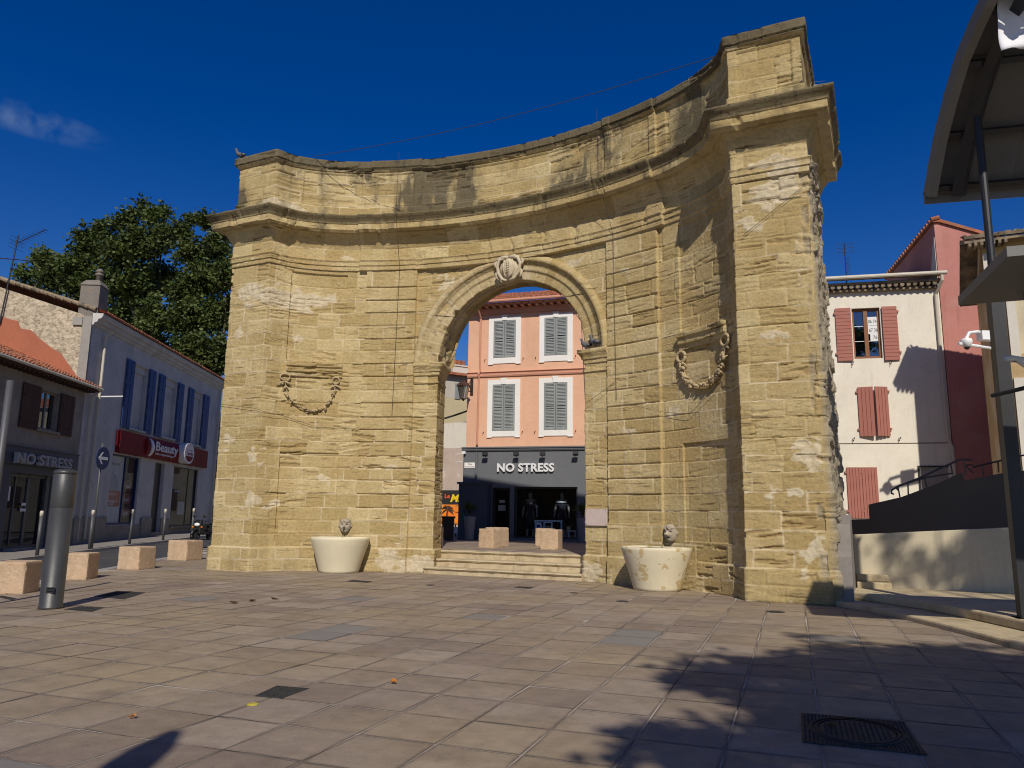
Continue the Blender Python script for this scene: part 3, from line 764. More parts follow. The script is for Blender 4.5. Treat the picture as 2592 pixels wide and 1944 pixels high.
# ---- steps through the arch
st = thing('stone_steps', 'three worn cream stone steps leading up through the arch', 'steps', gw(0, 2.4, 0))
ga = GA
gf = lambda s, w, z: gw(s, -w, z)
ze = [.165, .36, .555]; ve = [2.12, 2.55, 3.0]
for i in range(3):
    mb = MB(); u0, u1 = (-2.25, 2.08) if i == 0 else (-2.29, 2.29)
    vb = ve[i + 1] + .06 if i < 2 else 3.5
    prf = [(ve[i] + .03, ze[i - 1] - .02 if i else -.05), (ve[i] + .03, ze[i] - .075), (ve[i], ze[i] - .055), (ve[i] - .022, ze[i] - .03), (ve[i] - .012, ze[i] - .006), (ve[i] + .02, ze[i]), (vb, ze[i] + .002), (vb, ze[i] - .22)]
    edges = [u0] + sorted([u0 + (u1 - u0) * (k + rnd.uniform(-.2, .2)) / 4 for k in (1, 2, 3)]) + [u1]
    for a, b_ in zip(edges[:-1], edges[1:]):
        n = len(prf); sgm = 6
        vs = []
        for q in range(sgm + 1):
            uu = a + .003 + (b_ - a - .006) * q / sgm
            for (v_, z_) in prf: vs.append(gw(uu, v_ + rnd.uniform(-.006, .006), z_ + rnd.uniform(-.004, .004)))
        fs = [tuple(range(n)), tuple(range((sgm + 1) * n - 1, sgm * n - 1, -1))]
        for q in range(sgm):
            for k in range(n): fs.append((q * n + k, q * n + (k + 1) % n, (q + 1) * n + (k + 1) % n, (q + 1) * n + k))
        mb.add(vs, fs)
    mb.build('step', M['step_stone'], st)
# ---------------------------------------------------------------- camera geometry (2212 x 1659 picture units)
_f, _p, _r, CH = 1643., R(9.8), R(.8), 1.5
_F = Vector((0, math.cos(_p), math.sin(_p))); _U0 = Vector((0, -math.sin(_p), math.cos(_p))); _R0 = Vector((1, 0, 0))
_RR = _R0 * math.cos(_r) + _U0 * math.sin(_r); _UU = _U0 * math.cos(_r) - _R0 * math.sin(_r)
def ray(x, y): return _F + _RR * ((x - 1106.) / _f) - _UU * ((y - 829.5) / _f)
def G(x, y, z=0.0):
    d = ray(x, y); t = (z - CH) / d.z; return (d.x * t, d.y * t, z)
def P3(x, y, Y):
    d = ray(x, y); t = Y / d.y; return (d.x * t, Y, CH + d.z * t)
def on_plane(x, y, fr, w=0.0):
    """where the sight line meets the vertical plane w in front of a facade frame -> (s, z)"""
    d = ray(x, y); o = fr(0, w, 0); n = fr.N
    t = (o[0] * n[0] + o[1] * n[1]) / (d.x * n[0] + d.y * n[1])
    q = d * t; return ((q.x - o[0]) * fr.D[0] + (q.y - o[1]) * fr.D[1], CH + q.z)

# ---------------------------------------------------------------- ground
LP = (-17.2155, 27.2976); LANG = math.atan2(.99802, -.06288)
lf = frame(LP, LANG)
def zs(s): return .05 + .0137 * (27.3 + s - 24.5)          # pavement height along the left street
mb = MB(); mb.add([(-300, -120, -.5), (300, -120, -.5), (300, 420, -.5), (-300, 420, -.5)], [(0, 1, 2, 3)])
tag(mb.build('ground', M['earth']), 'pale bare ground reaching away behind the houses', 'ground', kind='structure')
EDGE = [(-9.0, -10), (-9.35, 12), (-9.75, 15), (-10.3, 18.5), (-10.75, 22), (-11.3, 26), (-12.4, 31), (-13.5, 45)]
def edge_x(y): return float(np.interp(y, [e[1] for e in EDGE], [e[0] for e in EDGE]))
mb = MB(); ss_ = list(range(-36, 61, 4))
mb.grid([[lf(s, 2.35, zs(s) - .10) for s in ss_], [(max(edge_x(27.3 + s), lf(s, 2.4, 0)[0]), lf(s, 0, 0)[1], zs(s) - .10) for s in ss_]])
tag(mb.build('road', M['asphalt']), 'dark asphalt street running past the left shops', 'road', kind='structure')
mb = MB()
mb.grid([[lf(s, -.3, zs(s)) for s in ss_], [lf(s, 2.2, zs(s)) for s in ss_]], 0)
mb.grid([[lf(s, 2.2, zs(s)) for s in ss_], [lf(s, 2.21, zs(s) + .005) for s in ss_], [lf(s, 2.34, zs(s) + .005) for s in ss_], [lf(s, 2.35, zs(s) - .14) for s in ss_]], 1)
tag(mb.build('pavement', [M['pavement'], M['concrete']]), 'narrow concrete pavement with a kerb below the left shops', 'pavement', kind='structure')

PA = R(69.8)
def paving(name, z, inside, label, x0, x1, y0, y1, seed, greys=(), bed=None):
    rg = np.random.RandomState(seed)
    a = np.array([math.cos(PA), math.sin(PA)]); c = np.array([math.sin(PA), -math.cos(PA)])
    V, F, T, Gy, E = [], [], [], [], []
    L = .60; LA = .64; gap = .006; o0 = np.array([1.10, 6.16])
    gs = [np.array(q[:2]) for q in greys]
    for i in range(-50, 60):
        off = rg.uniform(-.012, .012)
        for j in range(-40, 110):
            p = o0 + c * (i * L) + a * ((j - 20) * LA + off)
            q = [p + c * gap + a * gap, p + c * (L - gap) + a * gap, p + c * (L - gap) + a * (LA - gap), p + c * gap + a * (LA - gap)]
            m_ = (q[0] + q[2]) / 2
            if not (x0 < m_[0] < x1 and y0 < m_[1] < y1) or not inside(m_[0], m_[1]): continue
            near = m_[0] ** 2 + m_[1] ** 2 < 200
            b = len(V); t = rg.rand(); h = rg.uniform(-.0015, .0015); g = 1.0 if any(np.hypot(*(m_ - k)) < .36 for k in gs) else 0
            tl = rg.uniform(-.0015, .0015, 2)
            inn = .035
            q2 = [p + c * inn + a * inn, p + c * (L - inn) + a * inn, p + c * (L - inn) + a * (LA - inn), p + c * inn + a * (LA - inn)]
            for k, qq in enumerate(q): V.append((qq[0], qq[1], z + h - .002 + tl[0] * (k in (1, 2)) + tl[1] * (k in (2, 3)))); T.append(t); Gy.append(g); E.append(1.0)
            for k, qq in enumerate(q2): V.append((qq[0], qq[1], z + h + tl[0] * (k in (1, 2)) + tl[1] * (k in (2, 3)))); T.append(t); Gy.append(g); E.append(0.0)
            F.append((b + 4, b + 5, b + 6, b + 7))
            for k in range(4): F.append((b + k, b + (k + 1) % 4, b + 4 + (k + 1) % 4, b + 4 + k))
    o = np_mesh(name, V, F, M['slab'], None, dict(tint=T, grey=Gy, edge=E))
    return tag(o, label, name.replace('_', ' '), kind='structure')
greys = [G(720, 1365), G(1360, 1375), G(1810, 1385), G(440, 1290), G(20, 1655), G(250, 1285), G(1050, 1330), G(760, 1290)]
# everything but the terrace behind the arch
def gloc(x, y): return ((x - GC[0]) * _ux + (y - GC[1]) * _uy, (x - GC[0]) * _vx + (y - GC[1]) * _vy)
def in_plaza(x, y):
    if x < edge_x(y) + .25: return False
    u, v = gloc(x, y)
    return v < float(vc(u)) + .9 or u < -7.0
paving('paving', 0.0, in_plaza, 'worn pinkish brown stone slabs covering the sunny square', -13, 7.3, -9, 27, 3, greys)
mb = MB()
mb.slab([(x + .22, y) for x, y in EDGE] + [(9, 45), (30, 45), (30, -10)], -.45, -.0035)
tag(mb.build('paving_bed', M['joint']), 'mortar joints between the slabs of the square', 'paving bed', kind='structure')
mb = MB(); n = len(EDGE)
mb.grid([[(EDGE[i][0], EDGE[i][1], .001) for i in range(n)], [(EDGE[i][0] + .24, EDGE[i][1], .001) for i in range(n)]]); mb.grid([[(EDGE[i][0], EDGE[i][1], .001) for i in range(n)], [(EDGE[i][0] - .004, EDGE[i][1], -.5) for i in range(n)]])
tag(mb.build('kerb', M['concrete']), 'flush concrete kerb between the square and the left street', 'kerb', kind='structure')
tp = [gw(-6.2, 3.14), gw(12, 3.14), gw(12, 26), gw(-6.2, 26)]
mb = MB(); mb.slab([(p[0], p[1]) for p in tp] , -.4, .545); mb.slab([gw(-2.09, 3.12)[:2], gw(2.09, 3.12)[:2], gw(2.09, 3.139)[:2], gw(-2.09, 3.139)[:2]], .2, .545)
tag(mb.build('terrace', M['joint']), 'raised terrace behind the arch', 'terrace', kind='structure')
def in_terr(x, y):
    u, v = gloc(x, y); return (-6 < u < 11.8 and 3.5 < v < 25.5) or (-2.0 < u < 2.0 and 3.3 < v < 4)
paving('terrace_paving', .556, in_terr, 'brown stone slabs on the raised terrace behind the arch', -8, 20, 16, 48, 8)

# ---------------------------------------------------------------- small things on the square
def cover(corners, lab, grp='iron covers in the paving'):
    pts = [G(*q) for q in corners]; cx = sum(p[0] for p in pts) / 4; cy = sum(p[1] for p in pts) / 4
    t = thing('manhole_cover', lab, 'manhole cover', (cx, cy, 0), grp)
    mb = MB(); mb.slab([(p[0], p[1]) for p in pts], -.01, .005); mb.build('frame', M['iron'], t)
    mb = MB(); ins = [(cx + (p[0] - cx) * .9, cy + (p[1] - cy) * .9) for p in pts]
    a, b, c_, d = [Vector(p) for p in ins]
    nx_ = max(3, int((b - a).length / .05)); ny_ = max(3, int((d - a).length / .05))
    for i in range(nx_):
        for j in range(ny_):
            p0 = (a.lerp(b, (i + .5) / nx_)).lerp(d.lerp(c_, (i + .5) / nx_), (j + .5) / ny_)
            s_ = .017; an = .8 if (i + j) % 2 else -.8
            e1 = Vector((math.cos(an), math.sin(an))) * s_; e2 = Vector((-math.sin(an), math.cos(an))) * s_ * .4
            mb.add([(*(p0 - e1 - e2), .005), (*(p0 + e1 - e2), .005), (*(p0 + e1 + e2), .005), (*(p0 - e1 + e2), .005), (*(p0 - (e1 - e2) * .7), .0095), (*(p0 + (e1 - e2) * .7), .0095), (*(p0 + (e1 + e2) * .7), .0095), (*(p0 - (e1 + e2) * .7), .0095)], [(4, 5, 6, 7), (0, 1, 5, 4), (1, 2, 6, 5), (2, 3, 7, 6), (3, 0, 4, 7)])
    mb.build('tread', M['iron'], t)
    return t
cover([(550, 1504), (610, 1509), (668, 1488), (598, 1482)], 'rectangular iron cover in the open paving with a yellow patch beside it')
cover([(138, 1317), (198, 1322), (224, 1313), (172, 1310)], 'small rectangular iron cover right beside the base of the thick grey column')
cover([(203, 1288), (268, 1295), (314, 1280), (252, 1277)], 'iron cover in the paving crossed by the shadow of the thick column')
cover([(748, 1256), (795, 1259), (804, 1256), (762, 1253)], 'narrow iron cover in front of the clean cream fountain')
cover([(1110, 1269), (1145, 1272), (1153, 1269), (1120, 1267)], 'narrow iron cover below the stone steps')
cover([(-6, 1290), (26, 1297), (36, 1293), (4, 1287)], 'iron cover in front of the nearest stone cube at the edge')
def round_cover(x, y, r, lab):
    p = G(x, y); t = thing('round_cover', lab, 'round cover', p, 'small round covers in the paving')
    mb = MB(); mb.lathe([(r, -.01), (r, .004), (r * .9, .006), (r * .86, .003), (0.001, .004)], p, 20); mb.build('lid', M['iron'], t)
    mb = MB(); mb.tube([(p[0] + r * .55 * math.cos(a), p[1] + r * .55 * math.sin(a), .004) for a in [2 * math.pi * k / 16 for k in range(17)]], .006, 5); mb.build('ring', M['iron'], t)
round_cover(1676, 1322, .14, 'round iron cover at the foot of the right pier')
round_cover(1344, 1299, .11, 'small round cover to the left of the peeling fountain')
round_cover(1240, 1281, .09, 'small round cover in front of the right foot of the steps')
round_cover(930, 1264, .1, 'pale little round cover in front of the left end of the steps')
# the large cover in the tree shade
c4 = [G(1730, 1541), G(1950, 1560), G(2004, 1632), G(1733, 1604)]
cx = sum(p[0] for p in c4) / 4; cy = sum(p[1] for p in c4) / 4
t = thing('large_manhole_cover', 'large black iron cover with a round lid, in the tree shade', 'manhole cover', (cx, cy, 0))
mb = MB(); mb.slab([p[:2] for p in c4], -.01, .006); mb.build('frame', M['iron'], t)
e1 = Vector(c4[1][:2]) - Vector(c4[0][:2]); e2 = Vector(c4[3][:2]) - Vector(c4[0][:2])
def lidp(a, b, z): return (cx + e1.x * a + e2.x * b, cy + e1.y * a + e2.y * b, z)
mb = MB(); n = 40
for k0, k1, z_ in ((0, .36, .010), (.37, .39, .014), (.42, .44, .014)):
    vs = []; fs = []
    for k in range(n):
        a = 2 * math.pi * k / n; vs += [lidp(k1 * math.cos(a), k1 * math.sin(a), .006), lidp(k1 * math.cos(a) * .985, k1 * math.sin(a) * .985, z_), lidp(k0 * math.cos(a), k0 * math.sin(a), z_)]
    for k in range(n):
        q = (k + 1) % n; fs += [(3 * k, 3 * q, 3 * q + 1, 3 * k + 1), (3 * k + 1, 3 * q + 1, 3 * q + 2, 3 * k + 2)]
    mb.add(vs, fs)
for i in range(-7, 8):
    for j in range(-7, 8):
        if math.hypot(i, j) < 7: 
            a, b = i * .048, j * .048; mb.add([lidp(a - .013, b - .013, .0099), lidp(a + .013, b - .013, .0099), lidp(a + .013, b + .013, .0099), lidp(a - .013, b + .013, .0099), lidp(a, b, .018)], [(0, 1, 4), (1, 2, 4), (2, 3, 4), (3, 0, 4)])
mb.build('lid', M['iron'], t)
mb = MB()
for i in range(-13, 14):
    for j in range(-8, 9):
        a, b = i / 27., j / 17.
        if math.hypot(a, b) > .455: mb.add([lidp(a - .012, b - .018, .006), lidp(a + .012, b - .018, .006), lidp(a + .012, b + .018, .006), lidp(a - .012, b + .018, .006), lidp(a, b, .015)], [(0, 1, 4), (1, 2, 4), (2, 3, 4), (3, 0, 4)])
mb.build('tread', M['iron'], t)
p = G(546, 1522)
mb = MB(); mb.lathe([(.045, -.004), (.045, .006), (.03, .010), (.001, .008)], p, 16, sx=1.0)
tag(mb.build('yellow_cap', pmat('yellow_plastic', (.46, .38, .05), .5, .2, 20, .2, 40), loc=p), 'yellow plastic cap set in the paving beside the rectangular cover', 'cap')
rl = random.Random(4)
LEAFLAB = {(545, 1300): 'dry brown leaf lying on the slabs, second of three in front of the left pier', (505, 1304): 'dry brown leaf, leftmost of three on the slabs in front of the left pier', (594, 1296): 'dry brown leaf, closest to the left fountain of three on the slabs', (850, 1478): 'orange leaf alone on the open slabs below the arch', (287, 1553): 'tiny orange leaf on the slabs near the shadow of a lamp', (1795, 1572): 'dry leaf on the shaded slabs close to the large black cover'}
for (x, y), lab in LEAFLAB.items():
    p = G(x, y); mb = MB(); a = rl.uniform(0, 6); pts = []
    for k in range(10):
        q = 2 * math.pi * k / 10; rr = (.055 if k % 2 else .03) * (1.5 if y < 1400 else .7)
        pts.append((p[0] + rr * math.cos(q + a), p[1] + rr * math.sin(q + a) * .8, .010 + rl.uniform(0, .04)))
    mb.add(pts + [(p[0], p[1], .012)], [(k, (k + 1) % 10, 10) for k in range(10)])
    tag(mb.build('dead_leaf', M['dead_leaf'] if 'orange' not in lab else M['orange_leaf'], loc=p), lab, 'leaf', 'fallen leaves on the square')

# ---- stone cubes
def cube(fl, fr_, depth, h, z, lab, grp):
    a = math.atan2(fr_[1] - fl[1], fr_[0] - fl[0]); w = math.hypot(fr_[0] - fl[0], fr_[1] - fl[1])
    f = frame(fl, a); bm = bmesh.new(); bmesh.ops.create_cube(bm, size=1.0)
    bmesh.ops.subdivide_edges(bm, edges=bm.edges[:], cuts=15, use_grid_fill=True)
    H_ = (w / 2, depth / 2, (h + .02) / 2); sd = Vector((fl[0] * 3.1, fl[1] * 1.7, 0))
    me = bpy.data.meshes.new('stone_cube'); o = bpy.data.objects.new('stone_cube', me); COL.objects.link(o)
    o.location = (*f(w / 2, -depth / 2, z)[:2], z); o.rotation_euler = (0, 0, a)
    for v in bm.verts:
        q = Vector((v.co.x * 2, v.co.y * 2, v.co.z * 2)); p = Vector((q.x * H_[0], q.y * H_[1], q.z * H_[2]))
        near = sorted([H_[i] - abs(p[i]) for i in range(3)])
        r_ = .014 + .030 * max(0, noise.noise(p * 7 + sd) - .12) * 2.2; t_ = max(0, 1 - near[1] / .045)      # rounded, chipped arrises
        d_ = Vector([math.copysign(1, p[i]) if H_[i] - abs(p[i]) < .045 else 0 for i in range(3)])
        p -= d_ * (r_ * t_ * t_ * .55); p += p.normalized() * (noise.noise(p * 16 + sd) * .0035 + noise.noise(p * 45 + sd) * .002)
        v.co = p + Vector((0, 0, H_[2] - .02))
    bm.to_mesh(me); bm.free(); me.materials.append(M['cube_stone'])
    return tag(o, lab, 'stone cube', grp)
grpL = 'stone cubes along the street edge'
cube((-9.20, 13.90), (-8.64, 13.97), .62, .56, 0, 'nearest sandstone cube of the row, half hidden behind the thick grey column', grpL)
cube((-9.66, 16.84), (-9.13, 16.92), .66, .56, 0, 'sandstone cube just right of the thick grey column', grpL)
cube((-10.07, 20.05), (-9.46, 19.91), .66, .57, 0, 'sandstone cube between two others, in front of the red shop', grpL)
cube((-10.57, 24.05), (-9.89, 23.84), .75, .60, 0, 'farthest sandstone cube of the row, next to the left pier of the gateway', grpL)
grpT = 'stone cubes on the terrace'
cube((-.92, 22.67), (-.48, 22.40), .50, .55, .556, 'sunny stone cube on the terrace seen past the left half of the arch', grpT)
cube((-.75, 23.55), (-.30, 23.25), .50, .58, .556, 'stone cube mostly hidden behind another at the left of the terrace', grpT)
cube((.86, 22.10), (1.36, 21.93), .52, .56, .556, 'stone cube with one dark side on the terrace, at the right of the arch', grpT)
cube((.80, 24.6), (1.32, 24.4), .5, .55, .556, 'shaded stone cube behind the dark sided one on the terrace', grpT)
cube((-2.62, 22.4), (-2.12, 22.2), .5, .58, .556, 'stone cube just showing from behind the left jamb of the arch', grpT)

# ---- thick column, thin pole, parking posts, road sign
bc = (-7.02, 12.08, 0)
t = thing('thick_column', 'thick grey metal column standing at the edge of the square', 'column', bc)
mb = MB(); mb.lathe([(.172, 0), (.172, .03), (.163, .04), (.163, 1.525)], bc, 36); mb.build('shaft', M['metal_grey'], t, smooth=True)
mb = MB(); mb.lathe([(.160, 1.527), (.163, 1.535), (.163, 2.03), (.158, 2.035), (.158, 2.045), (.166, 2.05), (.166, 2.075), (.15, 2.10), (.09, 2.12), (.001, 2.125)], bc, 36); mb.build('cap', M['metal_grey'], t, smooth=True)
mb = MB(); fc_ = frame((bc[0] + .05, bc[1] - .158), R(12))
for k in range(4): mb.box(fc_, -.05, .07, 0, .012, .25 + k * .022, .262 + k * .022)
mb.build('vent', M['dark_metal'], t)
q = G(-40, 1310)
t = thing('thin_pole', 'thin bare grey pole at the left border, in front of the white lettered shop', 'pole', q)
tpp = P3(26, 822, q[1])
mb = MB(); mb.tube([q, (q[0], q[1], tpp[2])], .052, 14); mb.build('shaft', M['post_grey'], t, smooth=True)
mb = MB(); mb.tube([(q[0], q[1], 0), (q[0], q[1], .05)], .10, 14); mb.build('base_plate', M['post_grey'], t)
post0 = None
PL = ['grey parking post with a white top directly left of the thick column', 'grey parking post with a white top beside the round blue sign', 'grey parking post with a white top in front of the window with red posters', 'grey parking post with a white top in front of the roller shutter', 'grey parking post with a white top closest to the gateway']
for i, (x, y, z) in enumerate([(-14.85, 24.5, .05), (-15.06, 27.9, .098), (-15.26, 31.2, .147), (-15.49, 34.7, .185), (-15.7, 38.3, .24)]):
    if post0 is None:
        post0 = thing('parking_post', PL[0], 'post', (x, y, z), 'parking posts along the pavement')
        mb = MB(); mb.tube([(x, y, z), (x, y, z + 1.20)], .055, 14); mb.build('shaft', M['post_grey'], post0, smooth=True)
        mb = MB(); mb.tube([(x, y, z + 1.201), (x, y, z + 1.36), (x, y, z + 1.39)], [.057, .057, .035], 14); mb.build('white_cap', M['cream_pipe'], post0, smooth=True)
    else: dup(post0, (x, y, z), label=PL[i])
sx_, sy_ = -15.22, 28.35
t = thing('road_sign', 'round blue road sign with a white arrow on a tall grey pole', 'road sign', (sx_, sy_, .1))
mb = MB(); mb.tube([(sx_, sy_, .1), (sx_, sy_, 3.95)], .04, 12); mb.build('pole', M['post_grey'], t, smooth=True)
sz = 3.38; fs_ = frame((sx_, sy_), R(90 - 3))
def disc_xz(f, c, r0, w0, w1, n=32, ry=None):
    mb_ = MB(); mb_.prism(f, [(c[0] + r0 * math.cos(2 * math.pi * k / n), c[1] + (ry or r0) * math.sin(2 * math.pi * k / n)) for k in range(n)], w0, w1); return mb_
disc_xz(fs_, (0, sz), .42, .05, .075).build('plate', M['navy'], t)
mb = MB()
mb.prism(fs_, [(-.30, sz), (-.08, sz + .22), (.0, sz + .22), (-.14, sz + .055), (.30, sz + .055), (.30, sz - .055), (-.14, sz - .055), (0, sz - .22), (-.08, sz - .22)], .076, .082)
mb.build('arrow', M['white_print'], t)

# ---------------------------------------------------------------- building helpers
def holed(mb, fr, s0, s1, z0, z1, holes, depth=.2, w=0.0, m=0, mr=None):
    S = sorted({s0, s1, *[h[0] for h in holes], *[h[1] for h in holes]}); Z = sorted({z0, z1, *[h[2] for h in holes], *[h[3] for h in holes]})
    S = [a for a in S if s0 <= a <= s1]; Z = [a for a in Z if z0 <= a <= z1]
    for a, b in zip(S[:-1], S[1:]):
        for c, d in zip(Z[:-1], Z[1:]):
            ms, mz = (a + b) / 2, (c + d) / 2
            if any(h[0] < ms < h[1] and h[2] < mz < h[3] for h in holes): continue
            mb.add([fr(a, w, c), fr(b, w, c), fr(b, w, d), fr(a, w, d)], [(0, 1, 2, 3)], m)
    mr = m if mr is None else mr
    for a, b, c, d in holes:
        for p, q in (((a, c), (a, d)), ((b, d), (b, c)), ((a, d), (b, d)), ((b, c), (a, c))):
            mb.add([fr(p[0], w, p[1]), fr(q[0], w, q[1]), fr(q[0], w - depth, q[1]), fr(p[0], w - depth, p[1])], [(0, 1, 2, 3)], mr)
def body(mb, fr, s0, s1, z0, z1, w0, depth, m=0):
    mb.box(fr, s0, s1, w0 - depth, w0, z0, z1, m)
def tile_roof(mb, O, A, B, La, Lb, pitch=.21, row=.36, m=0, amp=.05, seed=1):
    """barrel tiles: O eave corner, A unit vector along the eave, B unit vector up the slope"""
    A, B, O = Vector(A), Vector(B), Vector(O); N = A.cross(B); N = N if N.z > 0 else -N
    na = max(6, int(La / pitch) * 6); rg = random.Random(seed)
    bs = []
    k = 0.0
    while k < Lb: bs += [k + .002, min(k + row - .002, Lb)]; k += row
    jit = [[rg.uniform(-.012, .012) for _ in range(int(La / pitch) + 2)] for _ in range(len(bs) + 1)]
    Gd = []
    for i in range(na + 1):
        a = La * i / na; g = []; ph = a / pitch; ci = int(ph)
        h = amp * (abs(math.cos(math.pi * ph)) ** .8) * 1.5
        for j, b in enumerate(bs):
            hh = h + (.035 if j % 2 == 0 else .0) + jit[j // 2][ci]
            p = O + A * a + B * (b + jit[j // 2][ci] * 1.5) + N * hh; g.append(p)
        Gd.append(g)
    mb.grid(Gd, m)
    mb.add([O, O + A * La, O + A * La + B * Lb, O + B * Lb], [(0, 1, 2, 3)], m)
    for i in range(na): 
        pass
    # open tile ends at the eave
    for i in range(na):
        a, b = La * i / na, La * (i + 1) / na
        mb.add([O + A * a, O + A * b, Gd[i + 1][0], Gd[i][0]], [(0, 1, 2, 3)], m)
def up(v, slope):
    l = math.sqrt(1 + slope * slope); return (v[0] / l, v[1] / l, slope / l)
def planks(mb, fr, s0, s1, z0, z1, w0, w1, n, vertical=True, gap=.008, m=0):
    for k in range(n):
        if vertical:
            a, b = s0 + (s1 - s0) * k / n, s0 + (s1 - s0) * (k + 1) / n; mb.box(fr, a + gap / 2, b - gap / 2, w0, w1, z0, z1, m)
        else:
            a, b = z0 + (z1 - z0) * k / n, z0 + (z1 - z0) * (k + 1) / n; mb.box(fr, s0, s1, w0, w1, a + gap / 2, b - gap / 2, m)
def louvre(fr, s0, s1, z0, z1, w, name, mat, parent, mids=(.47,), rim=.06, seed=0):
    rg = random.Random(seed); mb = MB()
    mb.box(fr, s0, s0 + rim, w, w + .045, z0, z1); mb.box(fr, s1 - rim, s1, w, w + .045, z0, z1)
    zz = [z0] + [z0 + (z1 - z0) * q for q in mids] + [z1]
    for i, q in enumerate(zz):
        a, b = (q, q + rim * 1.3) if i == 0 else ((q - rim * 1.1, q) if i == len(zz) - 1 else (q - rim * .6, q + rim * .6)); mb.box(fr, s0 + rim, s1 - rim, w + .001, w + .043, a, b)
    for a, b in zip(zz[:-1], zz[1:]):
        a += rim * 1.2; b -= rim * 1.0; n = max(2, int((b - a) / .055))
        for k in range(n):
            c = a + (b - a) * (k + .5) / n + rg.uniform(-.006, .006)
            mb.add([fr(s0 + rim, w + .036, c - .024), fr(s1 - rim, w + .036, c - .024 + rg.uniform(-.004, .004)), fr(s1 - rim, w + .008, c + .02), fr(s0 + rim, w + .008, c + .02), fr(s0 + rim, w + .036, c - .017), fr(s1 - rim, w + .036, c - .017), fr(s1 - rim, w + .008, c + .027), fr(s0 + rim, w + .008, c + .027)], [(0, 1, 2, 3), (4, 5, 6, 7), (0, 1, 5, 4), (2, 3, 7, 6)])
    mb.box(fr, s0 + rim, s1 - rim, w - .004, w, z0 + rim, z1 - rim, 1)
    return mb.build(name, [mat, M['ink']], parent)
def sign_text(name, fr, body_, s, z, size, w, depth, mat, parent, **k):
    return text_obj(name, body_, size, mat, lambda a, b, c: fr(s + a, w + depth / 2 + c, z + b), parent, depth, **k)

# ---------------------------------------------------------------- left: grey shop with white letters
t = thing('grey_shop_house', 'low grey house on the left with NO STRESS letters over a dark shopfront', 'house', lf(1, 0, .1))
mb = MB()
hs = [(-1.1, 1.55, .12, 2.72), (.2, 1.52, 4.38, 5.82)]
holed(mb, lf, -9, 3.4, -.4, 6.5, hs, .25); body(mb, lf, -9, 3.4, -.4, 6.49, -.26, 8)
mb.box(lf, .1, 1.62, 0.003, .13, 4.28, 4.37)
mb.build('wall', M['grey_wall'], t)
mb = MB(); mb.box(lf, -9, -1.1, .003, .05, -.3, 3.0); mb.box(lf, 1.55, 3.2, .003, .05, -.3, 3.0); mb.box(lf, -1.1, 1.55, .003, .05, 2.72, 3.0); mb.build('shop_cladding', M['dark_blue_shop'], t)
mb = MB(); mb.box(lf, -9, 3.17, .003, .16, 3.003, 3.60); mb.box(lf, -9, 3.2, .003, .20, 3.603, 3.64); fas = mb.build('sign_board', M['dark_blue_shop'], t)
sign_text('lettering', lf, 'NO STRESS', -1.35, 3.05, .50, .20, .13, M['letter_shaded'], fas, bold=.012, sx=1.45, space=1.05)
mb = MB()
for a, b in ((-1.1, -1.02), (.30, .44), (1.47, 1.55)): mb.box(lf, a, b, -.2, -.12, .2, 2.7)
mb.box(lf, -1.1, 1.55, -.2, -.12, 2.6, 2.7); mb.box(lf, -1.1, 1.55, -.2, -.12, .12, .22); mb.box(lf, -.45, -.38, -.19, -.13, .22, 2.6)
dr = mb.build('shopfront_frame', M['post_grey'], t)
mb = MB(); mb.box(lf, -1.02, 1.47, -.165, -.155, .22, 2.6); mb.build('glass', M['glass'], dr)
mb = MB(); mb.box(lf, -1.08, 1.53, -.249, -.24, .13, 2.7); mb.build('dark_inside', M['interior'], t)
mb = MB(); mb.box(lf, -.95, -.72, -.12, -.11, 1.75, 2.25); mb.build('paper_notice', M['white_print'], t); mb = MB(); mb.box(lf, .05, .32, -.118, -.112, 1.6, 1.7); mb.build('paper_notice', M['white_print'], t); mb = MB(); mb.box(lf, .0, .36, -.118, -.112, 1.4, 1.5); mb.build('paper_notice', M['white_print'], t)
mb = MB(); mb.box(lf, -1.0, .3, .05, .32, -.05, .16); mb.build('doorstep', M['concrete'], t)
wf = MB(); wf.box(lf, .2, .27, -.2, -.12, 4.38, 5.82); wf.box(lf, 1.45, 1.52, -.2, -.12, 4.38, 5.82); wf.box(lf, .27, 1.45, -.2, -.12, 5.75, 5.82); wf.box(lf, .27, 1.45, -.2, -.12, 4.38, 4.46); wf.box(lf, .83, .89, -.2, -.12, 4.46, 5.75)
w_ = wf.build('window', M['grey_wall'], t); mb = MB(); mb.box(lf, .27, 1.45, -.17, -.16, 4.46, 5.75); mb.build('pane', M['glass_sky'], w_); mb = MB(); mb.box(lf, .21, 1.51, -.249, -.24, 4.4, 5.8); mb.build('dark_inside', M['interior'], w_)
for a, b in ((-1.0, .17), (1.56, 2.6)):
    mb = MB(); planks(mb, lf, a, b, 4.3, 5.88, .03, .07, 7); mb.box(lf, a + .05, b - .05, .07, .095, 4.6, 4.7); mb.box(lf, a + .05, b - .05, .07, .095, 5.4, 5.5); mb.build('shutter', M['shutter_brown'], t)
mb = MB(); sl = .41; O = lf(-9, .42, 6.42); A = (lf.D[0], lf.D[1], 0); Bv = up((-lf.N[0], -lf.N[1]), sl)
tile_roof(mb, O, A, Bv, 12.8, 6.5, .22, .36, 0); mb.build('roof', M['tile'], t)
mb = MB(); mb.prism(lf, [(-9, 6.28), (3.8, 6.28), (3.8, 6.42), (-9, 6.42)], -.02, .36)
for k in range(42): mb.box(lf, -8.9 + k * .3, -8.82 + k * .3, .02, .40, 6.20, 6.28)
mb.build('eave', M['shutter_brown'], t)
